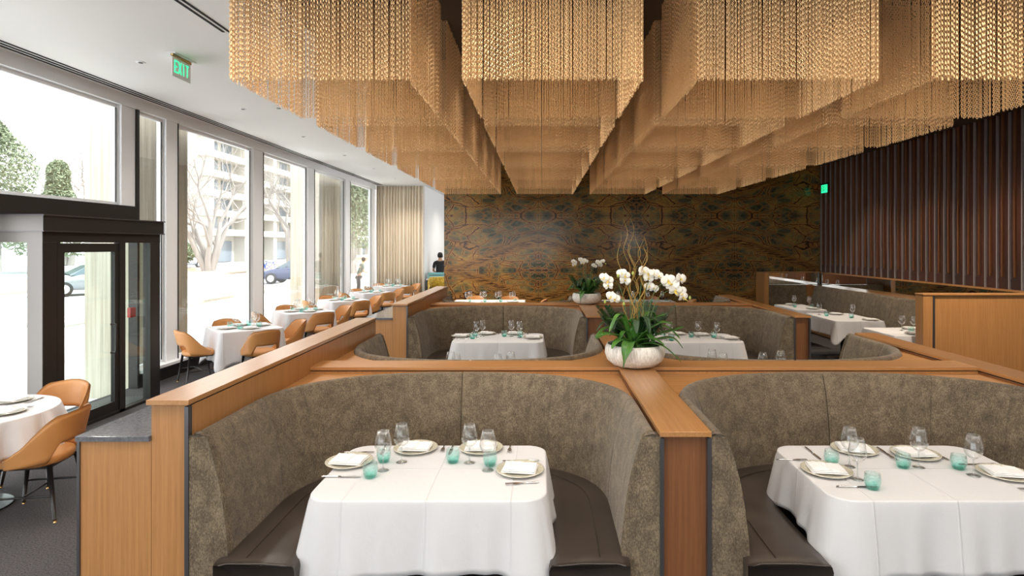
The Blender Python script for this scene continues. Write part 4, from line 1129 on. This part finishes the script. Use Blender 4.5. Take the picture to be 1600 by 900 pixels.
# service counter and yellow chairs far left
t = thing('service_counter', 'small black service counter with pale teal trays by the white wall', 'counter', (-4.05, 21.0, 0))
B(0, .62, 0, .5, 0, .82).build('body', M['black_wood'], t); B(-.02, .64, -.02, .52, .82, .86).build('counter_top', M['frame_white'], t)
B(.03, .58, .03, .45, .86, .97).build('tray', M['teal'], t, bevel=.01); B(.03, .58, .03, .45, .99, 1.07).build('tray', M['teal'], t, bevel=.01)
def armchair(loc, rz, label):
    t = thing('armchair', label, 'armchair', loc, rz)
    rows = []
    for i in range(33):
        th = R(-115 + 230 * i / 32); a = abs(math.degrees(th)); top = .98 - .30 * sstep(45, 110, a)
        rows.append([((.30 + o) * math.sin(th), -(.28 + o) * math.cos(th), z) for o, z in ((.04, .36), (.05, top - .03), (.02, top), (-.02, top - .03), (-.02, .36))])
    MB().grid(rows, close_u=True).build('backrest', M['yellow'], t, smooth=True)
    MB().lathe([(.0, .34), (.27, .34), (.28, .40), (.26, .46), (.0, .47)], 28).build('seat', M['yellow'], t, smooth=True)
    for sx in (-1, 1):
        for sy in (-1, 1): MB().tube([(sx * .18, sy * .18, .35), (sx * .22, sy * .22, 0)], [.02, .012], 8).build('leg', M['black_wood'], t, smooth=True)
armchair((-3.45, 19.9, 0), R(200), 'mustard velvet armchair beside the marble wall corner')
armchair((-3.55, 20.75, 0), R(20), 'mustard velvet armchair in front of the service counter') if False else None

# ------------------------------------------------------------------ outside
G = -.3
tag(B(-150, XW - .12, -60, 220, G - .2, G).build('ground', M['pave']), kind='structure', )
bpy.data.objects['ground'].name = 'trim_30'
tag(B(-60, -12.7, -60, 200, G, G + .012).build('road', M['asphalt']), 'pale grey street outside the windows', 'road')
tag(B(-34, -25, 20, 120, G + .012, G + .14).build('planting_strip', M['mulch']), 'brown mulched planting strip across the street', 'planting strip')
def low_wall(x0, x1, y0, y1, h, label):
    t = thing('garden_wall', label, 'low wall', (x0, y0, G))
    B(0, x1 - x0, 0, y1 - y0, 0, h).build('wall_body', M['pave'], t); B(-.04, x1 - x0 + .04, -.04, y1 - y0 + .04, h, h + .06).build('coping', M['concrete'], t)
low_wall(-9.9, -9.5, 11.5, 40, .75, 'long low pale wall outside parallel to the windows')
low_wall(-12.6, -12.2, 2, 34, .45, 'second pale low wall outside along the street edge')
for i, (ya, yb) in enumerate(((9.12, 10.42), (16.6, 18.35), (.4, 1.6), (25.5, 27.0))):
    m = MB(); n = 24; ribs = []
    L_ = yb - ya
    for j in range(n * 2 + 1):
        ribs.append((.0 + (.02 if j % 2 else 0), ya + L_ * j / (n * 2)))
    poly = [(-6.2 + x, y) for x, y in ribs] + [(-7.0, yb), (-7.0, ya)]
    m.prism(poly, G, 6.5)
    struct('trim_%d' % (31 + i), m, M['concrete'])
def bare_tree(loc, hgt, seed, label, spread=1., depth=5, trunks=1):
    r = random.Random(seed); t = thing('bare_tree', label, 'tree', loc); tr = MB(); br = MB()
    def grow(p, d, L_, rad, lev):
        n = 4; pts = [p]; rs = [rad]; q = p
        dd = d
        for i in range(n):
            dd = (dd + Vector((r.uniform(-.18, .18), r.uniform(-.18, .18), r.uniform(-.03, .12)))).normalized()
            q = q + dd * L_ / n; pts.append(q); rs.append(rad * (1 - .42 * (i + 1) / n))
        (tr if lev == 0 else br).tube(pts, rs, 7 if lev < 2 else 4, caps=False)
        if lev < depth:
            for k_ in range(3 if lev < 4 else 2):
                a = r.uniform(0, 2 * PI); tilt = r.uniform(.35, .85) * spread
                s1 = dd.orthogonal().normalized(); s2 = dd.cross(s1)
                nd = (dd * math.cos(tilt) + (s1 * math.cos(a) + s2 * math.sin(a)) * math.sin(tilt)).normalized()
                grow(pts[r.choice((2, 3, 4))] if k_ else pts[-1], nd, L_ * r.uniform(.66, .84), rs[-1] * .85, lev + 1)
    for k_ in range(trunks):
        a = 2 * PI * k_ / max(1, trunks)
        grow(Vector((math.cos(a) * .2 * (trunks > 1), math.sin(a) * .2 * (trunks > 1), 0)), Vector((math.cos(a) * .28 * (trunks > 1), math.sin(a) * .28 * (trunks > 1), 1)).normalized(), hgt * .26, hgt * (.026 if trunks == 1 else .017), 0)
    tr.build('trunk', M['bark'], t, smooth=True); br.build('branches', M['bark'], t, smooth=True)
bare_tree((-28.5, 51, G), 17, 3, 'large multi-stemmed bare tree across the street, seen in the second tall window', trunks=5, depth=4)
bare_tree((-21.5, 52, G), 15, 8, 'bare tree behind the blue car, seen in the third tall window', trunks=2, depth=5)
bare_tree((-45, 60, G), 19, 12, 'bare tree in the high window above the vestibule, right side', trunks=1, depth=6)
bare_tree((-54, 68, G), 20, 14, 'bare tree in the high window above the vestibule, centre', trunks=2, depth=5)
bare_tree((-33, 78, G), 16, 21, 'bare tree farther down the street in front of the hotel block', trunks=1, depth=5)
def evergreen(loc, hgt, rad, seed, label):
    r = random.Random(seed); t = thing('evergreen_tree', label, 'tree', loc)
    MB().tube([(0, 0, 0), (0, 0, hgt * .5), (0, 0, hgt * .92)], [.35, .22, .05], 8).build('trunk', M['bark'], t, smooth=True)
    m = MB()
    for i in range(12000):
        u = r.random() ** .8; z = hgt * (.15 + .85 * u); rr_ = rad * (1 - u) ** .6 * (.75 + .35 * math.sin(7 * u + 3 * seed)) * math.sqrt(r.random()) + .1; a = r.uniform(0, 2 * PI)
        p = Vector((rr_ * math.cos(a), rr_ * math.sin(a), z)); s_ = r.uniform(.10, .24)
        q = Matrix.Rotation(r.uniform(0, 6.28), 3, Vector((r.uniform(-1, 1), r.uniform(-1, 1), r.uniform(-1, 1))).normalized())
        m.add([p + q @ Vector((-s_, 0, 0)), p + q @ Vector((0, -s_ * .35, 0)), p + q @ Vector((s_, 0, 0)), p + q @ Vector((0, s_ * .35, .03))], [(0, 1, 2, 3)])
    m.build('foliage', M['ever'], t)['kind'] = 'stuff'
evergreen((-48.5, 53, G), 13.5, 5., 1, 'tall pale evergreen tree in the high window at the left edge')
evergreen((-41, 50.5, G), 9.5, 4.2, 2, 'lower evergreen tree beside the taller one in the high window')
evergreen((-15.5, 49, G), 14, 3.6, 3, 'green leafy tree seen through the last window before the curtain')
evergreen((-34.5, 55, G), 4.5, 2.6, 4, 'low green shrub beside the multi-stemmed bare tree')
# hotel block
t = thing('hotel_block', 'pale multi-storey block with balconies across the street', 'building', (-42, 75, G))
B(-14, -1.4, 0, 110, 0, 17.2).build('wall', M['facade'], t)
for f_ in range(7):
    z = 3.6 + f_ * 2.5
    B(-1.4, .4, -.6, 110, z - .0, z + .85).build('balcony_band', M['facade'], t)
for q in range(13):
    y = q * 9.
    B(-1.4, .15, y, y + 1.1, 0, 18.6).build('pier', M['facade'], t)
for f_ in range(6):
    for q in range(8):
        z = 3.6 + f_ * 2.5 + .85; y = q * 9. + 1.6
        B(-1.4, -1.3, y, y + 3.0, z, z + 1.6).build('window', M['win_dark'], t)
        B(-1.4, -1.3, y + 4.0, y + 6.6, z, z + 1.6).build('window', M['win_dark'], t)
for q in range(8):
    y = q * 9. + 1.6
    B(-1.4, -1.2, y, y + 6.4, .1, 2.9).build('entrance_opening', M['win_dark'], t)
t = thing('brick_building', 'tan building with arched openings behind the blue car', 'building', (-24, 92, G))
B(0, 18, 0, 12, 0, 9).build('wall', principled('tan_wall', (.60, .48, .32), .9), t)
for q in range(4): B(1.2 + q * 4.3, 3.8 + q * 4.3, -.1, .05, 0, 3.4).build('archway', M['win_dark'], t)
# cars
def car(loc, rz, paint, label):
    t = thing('car', label, 'car', loc, rz)
    S = [(-2.35, .62, .45, .62, .62), (-2.2, .80, .32, .72, .72), (-1.6, .90, .28, .88, .88), (-1.0, .92, .28, .98, .98), (0, .93, .28, 1.0, 1.0), (1.2, .92, .28, 1.02, 1.02), (1.9, .88, .30, 1.0, 1.0), (2.25, .80, .36, .9, .9), (2.35, .66, .5, .75, .75)]
    rows = []
    for x, hw, zb, zs, zt in S:
        rows.append([(x, -hw * .9, zb), (x, -hw, zb + .15), (x, -hw, zs - .12), (x, -hw * .9, zs), (x, 0, zt + .03), (x, hw * .9, zs), (x, hw, zs - .12), (x, hw, zb + .15), (x, hw * .9, zb)])
    m = MB().grid(rows, close_u=True); m.f += [tuple(range(9)), tuple(8 * 9 + j for j in range(9))[::-1]]; m.m += [0, 0]
    m.build('car_body', paint, t, smooth=True)
    rows = []
    for x, hw, z0, z1 in ((-1.25, .78, .95, .98), (-.55, .74, .97, 1.38), (.2, .72, .98, 1.48), (1.2, .72, 1.0, 1.47), (1.9, .70, 1.0, 1.25), (2.15, .72, .95, 1.0)):
        rows.append([(x, -hw - .08, z0), (x, -hw + .08, z1), (x, 0, z1 + .03), (x, hw - .08, z1), (x, hw + .08, z0)])
    MB().grid(rows).build('windows', M['car_glass'], t)
    rows = [[(x, -hw, z), (x, 0, z + .035), (x, hw, z)] for x, hw, z in ((-.5, .64, 1.40), (.2, .64, 1.49), (1.2, .63, 1.48), (1.75, .6, 1.34))]
    MB().grid(rows).build('roof', paint, t, smooth=True, solid=.03)
    for xx in (-1.5, 1.45):
        for s_ in (-1, 1):
            w = MB().lathe([(.0, -.11), (.20, -.11), (.33, -.09), (.34, .0), (.33, .09), (.20, .11), (.0, .11)], 28)
            w.xform(Matrix.Translation((xx, s_ * .84, .34)) @ Matrix.Rotation(PI / 2, 4, 'X')); wh = w.build('wheel', M['tyre'], t, smooth=True)
            w = MB().lathe([(.0, .0), (.205, .0), (.20, .02), (.0, .012)], 20); w.xform(Matrix.Translation((xx, s_ * .955 - (.0 if s_ < 0 else 0), .34)) @ Matrix.Rotation(PI / 2 * (1 if s_ < 0 else -1), 4, 'X'))
            w.build('hub_cap', M['silver'], wh, smooth=True)
    for s_ in (-1, 1):
        B(-2.32, -2.15, s_ * .6 - .13, s_ * .6 + .13, .58, .70).build('headlamp', M['acrylic'], t)
        B(2.25, 2.34, s_ * .62 - .12, s_ * .62 + .12, .72, .88).build('tail_lamp', M['red'], t)
        B(-.62, -.5, s_ * .98 - .05, s_ * .98 + .05, .98, 1.08).build('door_mirror', paint, t)
    return t
car((-14.7, 36.5, G + .012), R(4), M['car_blue'], 'dark blue car parked on the street, seen through the third tall window')
car((-21.2, 28.5, G + .012), R(50), M['car_silver'], 'grey car on the street, seen through the vestibule door')
car((-37, 61, G + .012), R(80), M['car_silver'], 'distant grey car parked behind the bare tree')
def bike(loc, rz, label):
    t = thing('bicycle', label, 'bicycle', loc, rz)
    for x in (-.52, .52):
        pts = [(x + .33 * math.cos(a * PI / 12), 0, .35 + .33 * math.sin(a * PI / 12)) for a in range(25)]
        MB().tube(pts, .022, 6).build('wheel', M['tyre'], t, smooth=True)
    m = MB(); 
    for a, b in (((-.52, .35), (-.15, .85)), ((-.15, .85), (.40, .85)), ((-.1, .32), (.40, .85)), ((-.52, .35), (-.1, .32)), ((-.1, .32), (-.18, .95)), ((.52, .35), (.38, .98))):
        m.tube([(a[0], 0, a[1]), (b[0], 0, b[1])], .03, 6)
    m.build('frame', M['blue'], t); B(-.30, -.06, -.07, .07, .94, 1.0).build('saddle', M['tyre'], t); MB().tube([(.36, -.28, 1.02), (.36, .28, 1.02)], .02, 6).build('handlebar', M['tyre'], t)
    B(-.85, -.2, -.09, .09, .42, .72).build('rear_guard', M['blue'], t, bevel=.03)
for i, (x, y) in enumerate(((-24.0, 50.5), (-23.2, 50.6), (-20.1, 50.5))):
    bike((x, y, G + .012), R(20), 'blue hire bicycle parked across the street, %s' % ('leftmost', 'middle one', 'rightmost')[i])

# ------------------------------------------------------------------ lights
w = bpy.data.worlds.new('world'); sc.world = w; w.use_nodes = True
bg = w.node_tree.nodes['Background']; bg.inputs[0].default_value = (.96, .98, 1., 1); bg.inputs[1].default_value = 1.9
def area(name, loc, rot, sx, sy, power, col):
    l = bpy.data.lights.new(name, 'AREA'); l.shape = 'RECTANGLE'; l.size = sx; l.size_y = sy; l.energy = power; l.color = col
    o = bpy.data.objects.new(name, l); COL.objects.link(o); o.location = loc; o.rotation_euler = rot; return o
def spot(name, loc, power, col, ang=110, rad=.06, rot=(0, 0, 0)):
    l = bpy.data.lights.new(name, 'SPOT'); l.energy = power; l.color = col; l.spot_size = R(ang); l.spot_blend = .7; l.shadow_soft_size = rad
    o = bpy.data.objects.new(name, l); COL.objects.link(o); o.location = loc; o.rotation_euler = rot; return o
WARM = (1, .86, .68)
for ci, (x0, _) in enumerate(XS):
    for r_ in range(6):
        spot('ceiling_lamp', (x0 + BW / 2, 3.965 + r_ * 1.5345 + BW / 2, H - .06), 15, WARM, 120)
for x in (-4.6, -3.2):
    for y in (4.5, 6.83, 9.17, 11.5, 13.9, 16.3, 18.7): spot('ceiling_lamp', (x, y, H - .03), 20 if x < -4 else 55, (1, .95, .88), 150)  # outer row sits at the downlights; inner row is added fill for the mullions
for y in (9.2, 11., 12.8): spot('ceiling_lamp', (6.1, y, H - .06), 85, WARM, 100)
for x in (-1.9, -.2): spot('ceiling_lamp', (x, 13.9, H - .06), 150, WARM, 90)  # added spots that brighten the left part of the marble
spot('ceiling_lamp', (-2.2, 23.5, H - .05), 90, (1, .93, .82), 150)
spot('ceiling_lamp', (-4.6, 19.6, H - .05), 40, (1, .93, .82), 120)
for x in (4.9, 6.3): spot('ceiling_lamp', (x, 6.6, H - .06), 170, WARM, 110)  # added spots that brighten the oak screen panel
for y in (3.2, 1.6):
    for x in (-2.6, .0, 2.6): spot('ceiling_lamp', (x, y, H - .06), 22, WARM, 140)
area('skylight', (1., 1.2, H - .05), (0, 0, 0), 7, 2.2, 60, (1, .95, .88))  # added frontal fill below the closed ceiling, no roof opening here
sun = bpy.data.lights.new('sun', 'SUN'); sun.energy = 4.2; sun.angle = R(4); so = bpy.data.objects.new('sun', sun); COL.objects.link(so); so.rotation_euler = (0, R(38), 0)

# ------------------------------------------------------------------ camera
cam = bpy.data.cameras.new('camera'); co = bpy.data.objects.new('camera', cam); COL.objects.link(co)
co.location = (0, 0, 2.05); co.rotation_euler = (R(90), 0, 0)
cam.sensor_width = 36; cam.lens = 930 / 1600 * 36; cam.shift_x = -46 / 1600; cam.shift_y = -67 / 1600; cam.clip_end = 500; cam.clip_start = .05
sc.camera = co
sc.view_settings.view_transform = 'Standard'; sc.view_settings.look = 'None'; sc.view_settings.gamma = 1; sc.view_settings.exposure = 1.15
sc.view_settings.use_curve_mapping = False
try:
    sc.cycles.max_bounces = 8; sc.cycles.transparent_max_bounces = 24; sc.cycles.diffuse_bounces = 4; sc.cycles.glossy_bounces = 4
    sc.cycles.sample_clamp_indirect = 4; sc.cycles.caustics_reflective = False; sc.cycles.caustics_refractive = False
except Exception: pass
